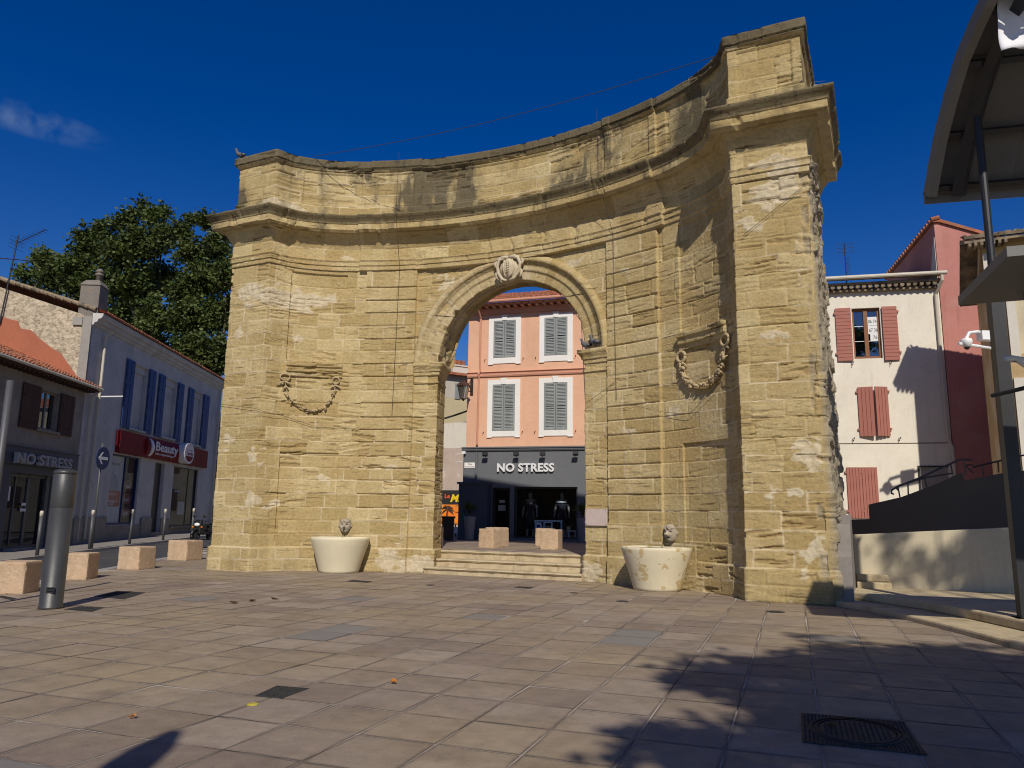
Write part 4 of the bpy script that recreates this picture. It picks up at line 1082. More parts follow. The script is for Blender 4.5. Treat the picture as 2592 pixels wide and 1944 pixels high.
mb = MB(); mb.tube([lf(-9, .46, 6.40), lf(3.9, .46, 6.40)], .06, 8); mb.tube([lf(3.85, .42, 6.36), lf(3.85, .1, 6.1), lf(3.85, .1, 2.7), lf(3.85, .12, .2)], .045, 8); mb.build('gutter', M['cream_pipe'], t)

# ---------------------------------------------------------------- left: white house with the red shop
t = thing('red_shop_house', 'long white house with blue shutters over a red Beauty shop sign', 'house', lf(12, 0, .3))
mb = MB()
wins = [(7.72, 9.35, 5.25, 8.28), (11.48, 13.2, 5.25, 8.3), (15.75, 17.3, 5.25, 8.3)]
shop = [(6.45, 9.45, .85, 3.97), (11.25, 12.5, .2, 3.9), (13.8, 17.7, .66, 3.87)]
holed(mb, lf, 3.4, 20.6, -.4, 9.05, wins + shop, .28); body(mb, lf, 3.4, 20.6, -.4, 9.04, -.29, 11.5)
mb.build('wall', M['blue_white_wall'], t)
mb = MB(); mb.box(lf, 3.45, 4.1, .003, .14, -.3, 1.13); mb.box(lf, 4.3, 6.4, .003, .06, -.3, 1.2); mb.box(lf, 6.4, 11.2, .003, .055, -.3, .82); mb.box(lf, 10.0, 11.2, .056, .10, -.3, 1.15); mb.box(lf, 12.5, 13.6, .003, .07, -.3, 1.1); mb.box(lf, 13.6, 20, .003, .05, -.3, .60); mb.box(lf, 13.5, 18.2, .051, .2, .60, .67); mb.box(lf, 11.0, 12.7, .003, .12, -.2, .42)
mb.build('plinth', M['grey_wall'], t)
for i, (a, b, c, d) in enumerate(wins):
    mb = MB(); mb.box(lf, a + .02, b - .02, -.25, -.2, c, d - .35); mb.box(lf, a, b, -.26, -.12, d - .34, d); w_ = mb.build('window', M['blue_white_wall'], t)
    mb = MB(); mb.box(lf, a - .1, b + .1, .003, .12, c - .09, c - .002); mb.build('sill', M['blue_white_wall'], w_)
for a, b in ((6.85, 7.69), (9.38, 10.22), (10.62, 11.45), (13.23, 14.1), (14.85, 15.72), (17.33, 18.4)):
    mb = MB(); mb.box(lf, a, b, .04, .075, 5.18, 8.34)
    for z0 in (5.3, 6.35, 7.4):
        for p, q in ((a + .06, (a + b) / 2 - .03), ((a + b) / 2 + .03, b - .06)): mb.box(lf, p, q, .0755, .095, z0, z0 + .85)
    mb.build('shutter', M['shutter_blue'], t)
mb = MB(); mb.prism(lambda s, w, z: lf(w, s, z), [(0, 9.05), (.06, 9.05), (.10, 9.15), (.20, 9.18), (.24, 9.3), (.36, 9.34), (.42, 9.46), (.42, 9.54), (0, 9.54)], 3.36, 20.6)
mb.build('cornice', M['blue_white_wall'], t)
mb = MB(); sl = .30; O = lf(3.4, .5, 9.55); Bv = up((-lf.N[0], -lf.N[1]), sl)
tile_roof(mb, O, A, Bv, 17.2, 6.4, .21, .36, 0)
O2 = lf(3.4, -11.9, 9.55); tile_roof(mb, O2, A, up(lf.N, sl), 17.2, 6.5, .21, .36, 0)
mb.build('roof', M['tile'], t)
# gable end of rubble with a patch of old orange render
gfm = lambda s, w, z: lf(3.4 - w, s, z)       # s across (outwards +), w towards the viewer
mb = MB(); gp = [(-11.6, 6.0), (-.34, 6.0), (-.34, 9.50), (0.0, 9.5), (-6.0, 11.36), (-11.6, 9.6)]
mb.prism(gfm, [(-11.6, -.3), (-.36, -.3), (-.36, 9.45), (-5.7, 11.1), (-11.6, 9.4)], -.05, .04)
mb.build('gable', M['rubble'], t)
mb = MB(); mb.prism(gfm, [(-11.6, 5), (-.36, 5), (-.36, 6.85), (-.7, 7.3), (-1.1, 7.8), (-1.5, 8.02), (-1.95, 8.35), (-2.4, 8.74), (-2.8, 8.78), (-2.95, 9.1), (-3.4, 9.2), (-3.8, 9.35), (-4.4, 9.4), (-11.6, 9.3)], .041, .07)
mb.build('orange_render', M['orange_render'], t)
mb = MB(); mb.box(gfm, -.36, .0, -.04, .075, -.3, 9.4); mb.box(gfm, -.75, -.36, .04, .12, 9.0, 9.35); mb.build('quoin', M['concrete'], t)
mb = MB()
for k in range(19):
    a = .12 - k * .33; mb.tube([gfm(a, .06, 9.60 - (a - .42) * .30), gfm(a - .36, .06, 9.60 - (a - .36 - .42) * .30 + .02)], [.10, .085], 8)
mb.build('verge_tile', M['tile_old'], t)
cs = MB(); cs.box(gfm, -.62, .16, -.75, .02, 9.4, 10.75); cs.add([gfm(-.66, .06, 10.75), gfm(.20, .06, 10.75), gfm(.20, -.79, 10.75), gfm(-.66, -.79, 10.75), gfm(-.50, -.12, 11.0), gfm(.04, -.12, 11.0), gfm(.04, -.6, 11.0), gfm(-.50, -.6, 11.0)], [(0, 1, 5, 4), (1, 2, 6, 5), (2, 3, 7, 6), (3, 0, 4, 7), (4, 5, 6, 7)])
ch_ = cs.build('chimney', M['chimney'], t)
pp_ = gfm(-.1, -.36, 10.95); mb = MB(); mb.lathe([(.14, 0), (.12, .3), (.17, .32), (.17, .38), (.12, .40), (.12, .45), (.18, .48), (.09, .60), (.001, .62)], pp_, 14); mb.build('chimney_pot', M['chimney'], ch_, smooth=True)
mb = MB(); mb.tube([lf(4.45, .36, 9.0), lf(4.45, .1, 8.75), lf(4.45, .1, .3)], .055, 8); mb.build('drain_pipe', M['cream_pipe'], t)
mb = MB(); mb.tube([lf(20.2, .12, 9.0), lf(20.2, .12, .5)], .06, 8); mb.build('drain_pipe', M['cream_pipe'], t)
mb = MB(); mb.tube([lf(4.5, .05, 6.2), lf(4.6, 1.0, 6.25)], .03, 6); mb.build('bracket', M['white_paint'], t)
mb = MB(); mb.box(lf, 6.6, 18.45, .003, .20, 4.03, 5.03); bd = mb.build('sign_board', M['red_sign'], t)
mb = MB(); n = 8
prf = [(4.12, .2)] + [(4.12 + .82 * k / n, .2 + .14 * math.sin(math.pi * k / n) ** .7) for k in range(1, n)] + [(4.94, .2)]
mb.prism(lambda s, w, z: lf(w, z, s), [(a, b) for a, b in prf], 9.35, 14.3); mb.build('sign_bulge', M['red_sign'], bd, smooth=False)
mb = MB(); mb.prism(lambda s, w, z: lf(w, z, s), [(4.10, .2)] + [(4.10 + .86 * k / n, .2 + .20 * math.sin(math.pi * k / n) ** .7) for k in range(1, n)] + [(4.96, .2)], 9.72, 9.98); mb.build('white_band', M['white_paint'], bd)
sign_text('lettering', lf, 'Beauty', 10.15, 4.42, .62, .35, .02, M['white_print'], bd, bold=.012, sx=1.75)
sign_text('small_lettering', lf, 'Coiffure Onglerie Esthetique', 10.2, 4.22, .15, .33, .02, M['white_print'], bd, sx=1.4)
disc_xz(lf, (14.15, 4.58), .72, .2, .62, 32, .56).build('sign_disc', M['white_paint'], bd)
disc_xz(lf, (14.15, 4.58), .60, .621, .628, 32, .46).build('disc_face', M['red_sign'], bd)
mb = MB(); mb.prism(lf, [(14.15 + .58 * math.cos(a), 4.58 + .44 * math.sin(a)) for a in [R(25 + 130 * k / 12) for k in range(13)]], .629, .632); mb.prism(lf, [(13.58, 4.42), (14.72, 4.42), (14.74, 4.74), (13.56, 4.74)], .629, .632); mb.build('disc_panel', M['white_print'], bd)
sign_text('disc_lettering', lf, 'Family', 13.66, 4.48, .27, .634, .01, M['red_sign'], bd, sx=1.45)
# shop window with posters
f_ = MB(); f_.box(lf, 6.45, 6.53, -.22, -.1, .85, 3.97); f_.box(lf, 9.37, 9.45, -.22, -.1, .85, 3.97); f_.box(lf, 6.53, 9.37, -.22, -.1, .85, .93); f_.box(lf, 6.53, 9.37, -.22, -.1, 3.9, 3.97); f_.box(lf, 8.10, 8.16, -.2, -.11, .93, 3.9)
sw = f_.build('shop_window', M['navy'], t)
mb = MB(); mb.box(lf, 6.46, 9.44, -.279, -.27, .86, 3.96); mb.build('dark_inside', M['interior'], sw)
mb = MB(); mb.box(lf, 6.53, 8.10, -.2, -.19, .93, 3.9); mb.build('white_poster', M['blue_white_wall'], sw)
mb = MB(); mb.box(lf, 6.55, 8.0, -.188, -.182, 1.65, 2.35); mb.build('red_poster', M['red_print'], sw)
mb = MB(); mb.prism(lf, [(6.75, 2.36), (7.75, 2.36), (7.72, 2.7), (7.5, 3.0), (7.3, 3.12), (7.22, 3.02), (7.1, 3.2), (7.0, 3.18), (6.92, 3.0), (6.78, 2.95)], -.188, -.183); mb.build('printed_photo', M['grey_print'], sw)
sign_text('poster_lettering', lf, 'Beauty', 6.72, 3.5, .2, -.188, .004, M['dark_red_print'], sw, sx=1.8)
sign_text('poster_script', lf, 'Coiffure\n      +\nEsthetique', 6.68, 2.15, .15, -.181, .004, M['white_print'], sw, shear=.3, sx=1.7)
sign_text('poster_number', lf, '-10', 6.85, 1.7, .22, -.181, .004, M['white_print'], sw, shear=.3, sx=1.8)
mb = MB(); mb.box(lf, 8.16, 9.37, -.2, -.195, .93, 3.9); mb.build('dark_poster', M['interior'], sw)
for k, zz in enumerate((2.62, 2.02, 1.38)):
    disc_xz(lf, (8.78, zz), .5, -.194, -.188, 20, .26).build('red_disc', M['dark_red_print'], sw)
    sign_text('price', lf, '20€', 8.5, zz - .12, .19, -.187, .004, M['white_print'], sw, sx=1.7)
mb = MB(); mb.box(lf, 6.53, 9.37, -.15, -.142, .93, 3.9); mb.build('glass', M['glass'], sw)
mb = MB()
for k in range(52): mb.box(lf, 11.26, 12.49, -.2, -.17 if k % 2 else -.185, .42 + k * .066, .42 + k * .066 + .064)
mb.build('roller_shutter', M['dark_metal'], t)
f_ = MB(); f_.box(lf, 13.8, 13.88, -.22, -.1, .66, 3.87); f_.box(lf, 17.62, 17.7, -.22, -.1, .66, 3.87); f_.box(lf, 13.88, 17.62, -.22, -.1, 3.8, 3.87); f_.box(lf, 13.88, 17.62, -.22, -.1, .66, .74); f_.box(lf, 16.35, 16.42, -.2, -.11, .74, 3.8)
sw = f_.build('shop_window', M['dark_metal'], t)
mb = MB(); mb.box(lf, 13.82, 17.68, -.279, -.27, .68, 3.85); mb.build('dark_inside', M['interior'], sw)
mb = MB(); mb.box(lf, 15.2, 16.2, -.15, -.145, 1.3, 2.0); mb.build('paper_notice', M['grey_print'], sw); mb = MB(); mb.box(lf, 14.5, 15.2, -.15, -.145, 2.5, 2.62); mb.build('paper_notice', M['grey_print'], sw)
mb = MB(); mb.box(lf, 13.88, 17.62, -.14, -.13, .74, 3.8); mb.build('glass', M['glass'], sw)

# ---- TV antenna on the gable
ab = gfm(-3.6, .15, 8.95); at_ = P3(42, 504, lf(4.2, 0, 0)[1])
t = thing('tv_antenna', 'rusty leaning television antenna on the rubble gable of the white house', 'antenna', ab)
top = Vector((ab[0] + .30, ab[1], 12.75)); mb = MB(); mb.tube([ab, top], .03, 8); mb.build('mast', M['dark_metal'], t)
mb = MB(); d1 = Vector((.93, -.3, .12)).normalized(); o1 = top + Vector((-.02, 0, -.35)); mb.tube([o1, o1 + d1 * 1.5 + Vector((0, 0, .25))], .014, 6)
for k in range(10):
    c = o1 + (d1 * 1.5 + Vector((0, 0, .25))) * (k / 9); e = Vector((.3, .95, 0)) * (.26 - .012 * k); mb.tube([c - e, c + e], .008, 5); mb.ball(c, .03, 6, 4)
for k in range(4):
    e = Vector((.3, .95, 0)) * .35; c = o1 + Vector((-.02, 0, -.25 + .16 * k)); mb.tube([c - e, c + e], .008, 5)
mb.build('aerial', M['dark_metal'], t)
mb = MB(); o2 = top + Vector((-.10, 0, -1.05)); d2 = Vector((.99, .1, -.05)); mb.tube([o2 - d2 * .95, o2 + d2 * .85], .016, 6)
for k in range(6):
    c = o2 + d2 * (-.85 + .32 * k); e = Vector((.2, .9, .2)) * .5; mb.tube([c - e, c + e], .009, 5)
mb.build('aerial', M['metal_grey'], t)
# ---------------------------------------------------------------- peach house seen through the arch
pf = frame((-1.938, 31.0), R(-16.5))
BZ = .556
t = thing('peach_house', 'peach house with grey shutters above a NO STRESS shop, framed by the arch', 'house', pf(2.5, 0, BZ))
mb = MB()
hs = [(1.3, 2.02, .60, 2.58), (2.2, 4.73, .64, 2.62)]
holed(mb, pf, .1, 9.5, 4.05, 10.05, [], .1); body(mb, pf, .1, 9.5, 4.05, 10.04, -.002, 9)
mb.build('wall', M['peach_render'], t)
mb = MB(); holed(mb, pf, .02, 9.5, .2, 4.05, hs, 1.7, .05, 0, 1); mb.box(pf, .02, 9.5, -9, -1.66, .2, 4.04, 1); mb.box(pf, .02, .08, -1.66, .049, .2, 4.04); mb.build('shop_wall', [M['grey_shop'], M['interior']], t)
mb = MB(); mb.prism(lambda s, w, z: pf(w, s, z), [(.0, 4.04), (.10, 4.04), (.13, 4.09), (.13, 4.12), (.17, 4.15), (.17, 4.19), (0, 4.22)], -.03, 9.5); mb.build('shop_cornice', M['grey_shop'], t)
lw = sign_text('lettering', pf, 'NO STRESS', 1.47, 3.22, .445, .07, .07, M['white_print'], t, bold=.014, sx=1.03, space=1.04)
mb = MB(); mb.prism(lambda s, w, z: pf(w, s, z), [(0, 7.08), (.05, 7.08), (.07, 7.14), (.05, 7.16), (.05, 7.22), (.10, 7.27), (0, 7.30)], .1, 9.5); mb.build('string_course', M['peach_trim'], t)
for a0 in (1.0, 3.16):
    for (z0, z1, o0, o1) in ((4.85, 6.75, 4.60, 6.95), (7.86, 9.43, 7.60, 9.60)):
        mb = MB(); b0 = a0 + 1.38; i0, i1 = a0 + .21, a0 + 1.16
        mb.box(pf, a0, i0, .002, .035, o0, o1); mb.box(pf, i1, b0, .002, .035, o0, o1); mb.box(pf, i0, i1, .002, .035, z1, o1); mb.box(pf, i0, i1, .002, .035, o0 + .02, z0)
        c = (i0 + i1) / 2; mb.prism(pf, [(c - .09, z1 + .0), (c + .09, z1 + .0), (c + .13, o1 + .06), (c - .13, o1 + .06)], .036, .07)
        mb.box(pf, a0 - .01, a0 + .2, .036, .05, o0 - .02, o0 + .0); mb.box(pf, b0 - .2, b0 + .01, .036, .05, o0 - .02, o0 + .0)
        fr_ = mb.build('window', M['white_trim'], t)
        m_ = (i0 + i1) / 2
        louvre(pf, i0 + .01, m_ - .008, z0 + .01, z1 - .01, .004, 'shutter', M['shutter_grey'], fr_, seed=int(a0 * 10 + z0)); louvre(pf, m_ + .008, i1 - .01, z0 + .01, z1 - .01, .004, 'shutter', M['shutter_grey'], fr_, seed=int(a0 * 10 + z0) + 1)
        mb = MB()
        for q in (a0 - .14, b0 + .12): mb.tube([pf(q, .0, o0 + .22), pf(q, .06, o0 + .22), pf(q - .03, .07, o0 + .14)], .010, 5)
        mb.build('shutter_hook', M['dark_metal'], fr_)
mb = MB(); tile_roof(mb, pf(-.35, .55, 10.12), (pf.D[0], pf.D[1], 0), up((-pf.N[0], -pf.N[1]), .36), 9.8, 4.6, .22, .34, 0, seed=5); mb.build('roof', M['tile'], t)
mb = MB(); mb.box(pf, -.3, 9.5, -.3, .42, 10.045, 10.09); mb.box(pf, -.3, .098, -9, -.301, 9.9, 10.05)
for k in range(32): a = .0 + .305 * k; mb.box(pf, a, a + .11, .003, .40, 9.94, 10.044)
mb.prism(lambda s, w, z: pf(w, s, z), [(0, 9.7), (.04, 9.7), (.10, 9.84), (.12, 9.94), (0, 9.94)], .1, 9.5)
mb.build('eave', M['peach_trim'], t)
mb = MB(); mb.tube([pf(-.35, .60, 10.11), pf(9.5, .60, 10.13)], .065, 10); mb.tube([pf(.62, .55, 10.05), pf(.66, .10, 9.55), pf(.66, .07, 7.35), pf(.62, .14, 7.2), pf(.62, .07, 7.0), pf(.60, .07, 4.3)], .045, 8); mb.build('gutter', M['peach_trim'], t)
mb = MB(); mb.tube([pf(.60, .12, 4.0), pf(.60, .12, 2.78)], .05, 8); mb.build('drain_pipe', M['grey_shop'], t)
mb = MB(); mb.box(pf, .06, 1.25, .052, .6, .3, 2.70); mb.box(pf, .0, 1.28, .052, .66, 2.70, 2.78); mb.build('shop_box', M['dark_blue_shop'], t)
mb = MB()
for a, b in ((1.3, 1.38), (1.94, 2.02)): mb.box(pf, a, b, -.12, -.04, .6, 2.58)
mb.box(pf, 1.38, 1.94, -.12, -.04, 2.5, 2.58); mb.box(pf, 1.38, 1.94, -.12, -.04, .6, .72); dr = mb.build('door', M['dark_metal'], t)
mb = MB(); mb.box(pf, 1.38, 1.94, -.09, -.08, .72, 2.5); mb.build('glass', M['glass'], dr)
mb = MB(); mb.box(pf, 1.53, 1.78, -.075, -.07, 1.98, 2.10); mb.build('paper_notice', M['grey_print'], dr); mb = MB(); mb.box(pf, 1.50, 1.80, -.075, -.07, 1.68, 1.90); mb.build('paper_notice', M['grey_print'], dr)
mb = MB(); mb.tube([pf(2.0, -.01, 1.45), pf(2.0, -.01, 1.85)], .014, 6); mb.build('handle', M['metal_grey'], dr)
mb = MB(); mb.box(pf, 2.2, 2.27, -.12, -.04, .64, 2.62); mb.box(pf, 4.66, 4.73, -.12, -.04, .64, 2.62); mb.box(pf, 2.27, 4.66, -.12, -.04, 2.55, 2.62); mb.box(pf, 2.27, 4.66, -.12, -.04, .64, .70); sw = mb.build('shop_window', M['dark_metal'], t)
mb = MB(); mb.box(pf, 2.27, 4.66, -.09, -.08, .70, 2.55); mb.build('glass', M['glass'], sw)
mb = MB(); mb.box(pf, 1.1, 4.9, .052, .4, .3, .60); mb.build('doorstep', M['grey_shop'], t)
for s_ in (1.03, 2.32, 3.40, 4.71):
    mb = MB(); mb.tube([pf(s_, .05, 3.96), pf(s_, .30, 3.98)], .014, 6); mb.hexa([pf(s_ - .10, .28, 3.80), pf(s_ + .10, .28, 3.80), pf(s_ + .10, .40, 3.86), pf(s_ - .10, .40, 3.86), pf(s_ - .10, .24, 3.93), pf(s_ + .10, .24, 3.93), pf(s_ + .10, .36, 3.98), pf(s_ - .10, .36, 3.98)]); mb.build('spotlight', M['black'], t)
mb = MB(); mb.box(pf, .08, .55, .052, .07, 3.36, 3.58); pt_ = mb.build('street_plate', M['white_trim'], t)
sign_text('plate_lettering', pf, 'Place', .24, 3.49, .085, .0705, .004, M['ink'], pt_); sign_text('plate_lettering', pf, "de la Porte d'Arles", .10, 3.39, .075, .0705, .004, M['ink'], pt_, sx=.72)
mb = MB(); mb.box(pf, .0, .14, .05, .2, 3.93, 4.03); mb.tube([pf(-.02, .1, 3.95), pf(-.3, .1, 3.92)], .012, 5); mb.tube([pf(-.02, .05, 3.62), pf(-.32, .05, 3.6)], .014, 5); mb.build('alarm_box', M['white_paint'], t)
# wall lantern
lc = pf(.16, .62, 6.1)
t = thing('wall_lantern', 'old street lantern on a black bracket at the corner of the peach house', 'lantern', lc)
mb = MB(); mb.lathe([(.12, .0), (.135, .02), (.235, .52), (.225, .53), (.13, .02), (.001, .02)], lc, 4); mb.build('glass_cage', glass_mat('lantern_glass', (.8, .8, .75), .3), t)
mb = MB()
for k in range(4):
    a = math.pi / 2 * k; mb.tube([(lc[0] + .135 * math.cos(a), lc[1] + .135 * math.sin(a), lc[2] + .02), (lc[0] + .235 * math.cos(a), lc[1] + .235 * math.sin(a), lc[2] + .52)], .012, 5)
mb.lathe([(.29, .52), (.29, .545), (.20, .66), (.10, .70), (.06, .76), (.001, .78)], lc, 4); mb.lathe([(.001, -.10), (.03, -.07), (.05, -.03), (.13, .0), (.13, .02), (.001, .02)], lc, 8); mb.build('roof_cap', M['shutter_brown'], t)
mb = MB(); mb.tube([pf(.30, .03, 7.05), pf(.23, .3, 7.0), pf(.16, .62, 6.95), (lc[0], lc[1], lc[2] + .76)], .022, 6); mb.tube([pf(.30, .03, 6.5), pf(.26, .2, 6.7), pf(.18, .52, 6.9)], .018, 6); mb.box(pf, .24, .36, .003, .04, 6.35, 7.15); mb.build('bracket', M['dark_metal'], t)

# shop dummies, display, pots
def dummy(s, lab, pale):
    w = -.75; z = .64; t = thing('mannequin', lab, 'mannequin', pf(s, w, z), 'mannequins in the shop window')
    f = lambda a, b, c: pf(s + a, w + b, z + c)
    def skin(name, chains, mat):
        me = bpy.data.meshes.new(name); o = bpy.data.objects.new(name, me); COL.objects.link(o); o.parent = t; off = wloc(t)
        vs, es, rs = [], [], []
        for ch in chains:
            prev = None
            for q in ch:
                if isinstance(q, int): prev = q; continue
                vs.append(Vector(f(*q[0])) - off); rs.append(q[1]); i = len(vs) - 1
                if prev is not None: es.append((prev, i))
                prev = i
        me.from_pydata(vs, es, []); o.modifiers.new('skin', 'SKIN'); ss = o.modifiers.new('sub', 'SUBSURF'); ss.levels = ss.render_levels = 1
        for i, r_ in enumerate(rs): me.skin_vertices[0].data[i].radius = (r_, r_)
        me.skin_vertices[0].data[0].use_root = True; me.materials.append(mat); return o
    skin('body', [[((0, 0, .95), .13), ((0, 0, 1.12), .11), ((0, 0, 1.32), .15), ((0, 0, 1.45), .10), ((0, 0, 1.53), .05), ((0, .02, 1.62), .09), ((0, .02, 1.72), .085), ((0, .01, 1.79), .05)],
                  [0, ((-.10, 0, .85), .10), ((-.11, .02, .48), .06), ((-.12, 0, .10), .04), ((-.12, .10, .04), .035)], [0, ((.10, 0, .85), .10), ((.11, .02, .48), .06), ((.12, 0, .10), .04), ((.12, .10, .04), .035)],
                  [3, ((-.20, 0, 1.43), .06), ((-.27, .02, 1.15), .045), ((-.30, .08, .90), .03), ((-.30, .11, .80), .03)], [3, ((.20, 0, 1.43), .06), ((.27, .02, 1.15), .045), ((.30, .08, .90), .03), ((.30, .11, .80), .03)]], M['skin_dummy'])
    skin('dress', [[((0, 0, .80), .20), ((0, 0, .95), .165), ((0, 0, 1.12), .135), ((0, 0, 1.32), .175), ((0, 0, 1.41), .12)], [3, ((-.20, 0, 1.40), .08), ((-.25, .02, 1.2), .065)], [3, ((.20, 0, 1.40), .08), ((.25, .02, 1.2), .065)], [0, ((-.1, 0, .62), .11), ((-.11, .01, .30), .075)], [0, ((.1, 0, .62), .11), ((.11, .01, .30), .075)]], M['dark_cloth'])
    if pale:
        mb = MB(); mb.tube([f(-.20, .12, 1.42), f(0, .17, 1.40), f(.20, .12, 1.42)], .035, 6); mb.build('lit_top_band', M['white_print'], t)  # white tube drawn where light catches the figure's top
dummy(2.64, 'mannequin in a dark dress standing nearer the shop door', False)
dummy(3.95, 'mannequin with its lit top drawn as a white band at the right of the shop window', True)
t = thing('display_table', 'low white display table with small frames inside the dark shop window', 'table', pf(3.4, -.7, .64))
mb = MB(); mb.box(pf, 2.85, 4.0, -1.0, -.55, 1.28, 1.33); mb.build('table_top', M['white_paint'], t)
for a, b in ((2.9, -.62), (3.95, -.62), (2.9, -.95), (3.95, -.95)):
    mb = MB(); mb.box(pf, a - .025, a + .025, b - .025, b + .025, .64, 1.279); mb.build('leg', M['white_paint'], t)
def open_box(s, w, z, wd, h, lab):
    mb = MB(); mb.box(pf, s, s + .03, w - .2, w, z, z + h); mb.box(pf, s + wd - .03, s + wd, w - .2, w, z, z + h); mb.box(pf, s + .03, s + wd - .03, w - .2, w, z, z + .03); mb.box(pf, s + .03, s + wd - .03, w - .2, w, z + h - .03, z + h)
    tag(mb.build('cube_shelf', M['white_paint'], loc=pf(s, w, z)), lab, 'shelf', 'white frames in the shop window')
open_box(3.30, -.3, .9, .34, .36, 'white open frame in the shop window between the two mannequins'); open_box(4.28, -.3, .65, .3, .30, 'white open frame at the bottom right corner of the shop window')
mb = MB(); mb.box(pf, 2.98, 3.22, -.32, -.3, .98, 1.24); mb.box(pf, 3.03, 3.17, -.299, -.296, 1.05, 1.15, 1); tag(mb.build('picture', [M['white_paint'], M['navy']], loc=pf(3.1, -.3, .98)), 'small white picture card on display in the shop window', 'picture')

def tall_pot(px, py, lab, side):
    q = G(px, py, BZ); t = thing('potted_palm', lab, 'potted plant', q, 'potted palms outside the shop')
    mb = MB(); mb.lathe([(.145, 0), (.15, .02), (.225, .84), (.235, .88), (.215, .88), (.20, .82), (.001, .80)], q, 28); mb.build('pot', pmat('grey_pot' + side, (.24, .24, .26), .6, .05, 2, .05, 40), t, smooth=True)
    rg = random.Random(hash(side) % 7 + 3); V, F, T = [], [], []
    for k in range(70):
        a = rg.uniform(0, 6.28); el = rg.uniform(.15, 1.45); L = rg.uniform(.35, .62)
        d = Vector((math.cos(a) * math.cos(el), math.sin(a) * math.cos(el), math.sin(el))); o = Vector(q) + Vector((0, 0, .95)) + d * .06; sd = d.cross(Vector((0, 0, 1))).normalized()
        for j in range(7):
            fan = -1 + 2 * j / 6; tip = o + d * L * (1 - .25 * abs(fan)) + sd * fan * L * .42 + Vector((0, 0, -.12 * abs(fan) * L)); m2 = o + d * L * .45
            b = len(V); V += [m2 - sd * .012, m2 + sd * .012, tip]; F.append((b, b + 1, b + 2)); T += [rg.random()] * 3
        b = len(V); V += [o - sd * .008, o + sd * .008, o + d * L * .5]; F.append((b, b + 1, b + 2)); T += [.2] * 3
    np_mesh('fronds', [tuple(v) for v in V], F, M['leaf'], t, dict(tint=T))
    mb = MB(); mb.tube([(q[0], q[1], q[2] + .8), (q[0], q[1], q[2] + 1.0)], .05, 8); mb.build('stem', M['bark'], t)
tall_pot(1014, 1167, 'palm in a tall grey pot, against the dark box left of the shop door', 'a')
tall_pot(1259, 1172, 'palm in a tall grey pot, half hidden by the right jamb of the arch', 'b')
q = G(967, 1167, BZ); t = thing('black_planter', 'tall black planter just inside the left jamb of the arch', 'planter', q)
mb = MB(); mb.lathe([(.20, 0), (.23, .8), (.27, .82), (.27, .88), (.23, .88), (.001, .84)], q, 4); mb.build('body', M['black'], t)
mb = MB(); mb.lathe([(.23, .845), (.15, .87), (.001, .88)], q, 12); mb.build('soil', M['bark'], t)
# sign with palm sunset
sf = frame(G(975, 1160, BZ)[:2], R(-16.5)); o_ = P3(975, 1100, 33.5); sf = frame((o_[0], o_[1]), R(-16.5))
z0, z1, z2, z3_ = [P3(975, y, 33.5)[2] for y in (1157, 1132, 1089, 1059)]
sL, sR = on_plane(948, 1100, sf)[0], on_plane(1000, 1100, sf)[0]
t = thing('cafe_sign', 'orange sunset sign with a palm silhouette and yellow lettering, at the alley corner', 'sign', sf(0, 0, BZ))
mb = MB(); mb.box(sf, sL, sR, -.06, 0, z1 - .02, z3_); mb.build('board', M['ink'], t)
mb = MB(); mb.box(sf, sL, sR - .12, .001, .006, z1, z2 - .02); mb.build('sunset_print', M['orange_print'], t)
mb = MB(); pc = (on_plane(967, 1102, sf)[0], on_plane(967, 1102, sf)[1])
for k in range(9):
    a = R(-25 + 230 * k / 8); L = .34; mb.prism(sf, [(pc[0] + .02 * math.sin(a), pc[1] - .02 * math.cos(a)), (pc[0] + L * .55 * math.cos(a) + .055 * math.sin(a), pc[1] + L * .5 * math.sin(a) - .05 * math.cos(a)), (pc[0] + L * math.cos(a), pc[1] + L * .8 * math.sin(a) - .10), (pc[0] + L * .55 * math.cos(a) - .05 * math.sin(a), pc[1] + L * .5 * math.sin(a) + .07)], .007 + k * .0006, .0075 + k * .0006)
mb.prism(sf, [(pc[0] - .03, pc[1]), (pc[0] + .03, pc[1]), (pc[0] - .01, pc[1] - .45), (pc[0] - .10, pc[1] - .45)], .0135, .014); mb.build('palm_print', M['shutter_brown'], t)
sign_text('lettering', sf, 'Ma', on_plane(972, 1080, sf)[0], z2 + .10, .46, .004, .01, M['yellow_print'], t, shear=.3, bold=.012); sign_text('lettering', sf, 'Le', on_plane(962, 1080, sf)[0] - .04, z2 + .26, .26, .004, .01, pmat('red_orange_print', (.7, .12, .03), .6, .02, 1, 0), t, bold=.006)
mb = MB(); mb.tube([sf(.2, -.02, BZ), sf(.2, -.02, z1)], .03, 8); mb.tube([sf(-.35, -.02, BZ), sf(-.35, -.02, z1)], .03, 8); mb.build('leg', M['dark_metal'], t)
mb = MB(); mb.box(sf, .10, .40, .0, .04, BZ + .15, BZ + .42); mb.build('notice', M['white_print'], t)

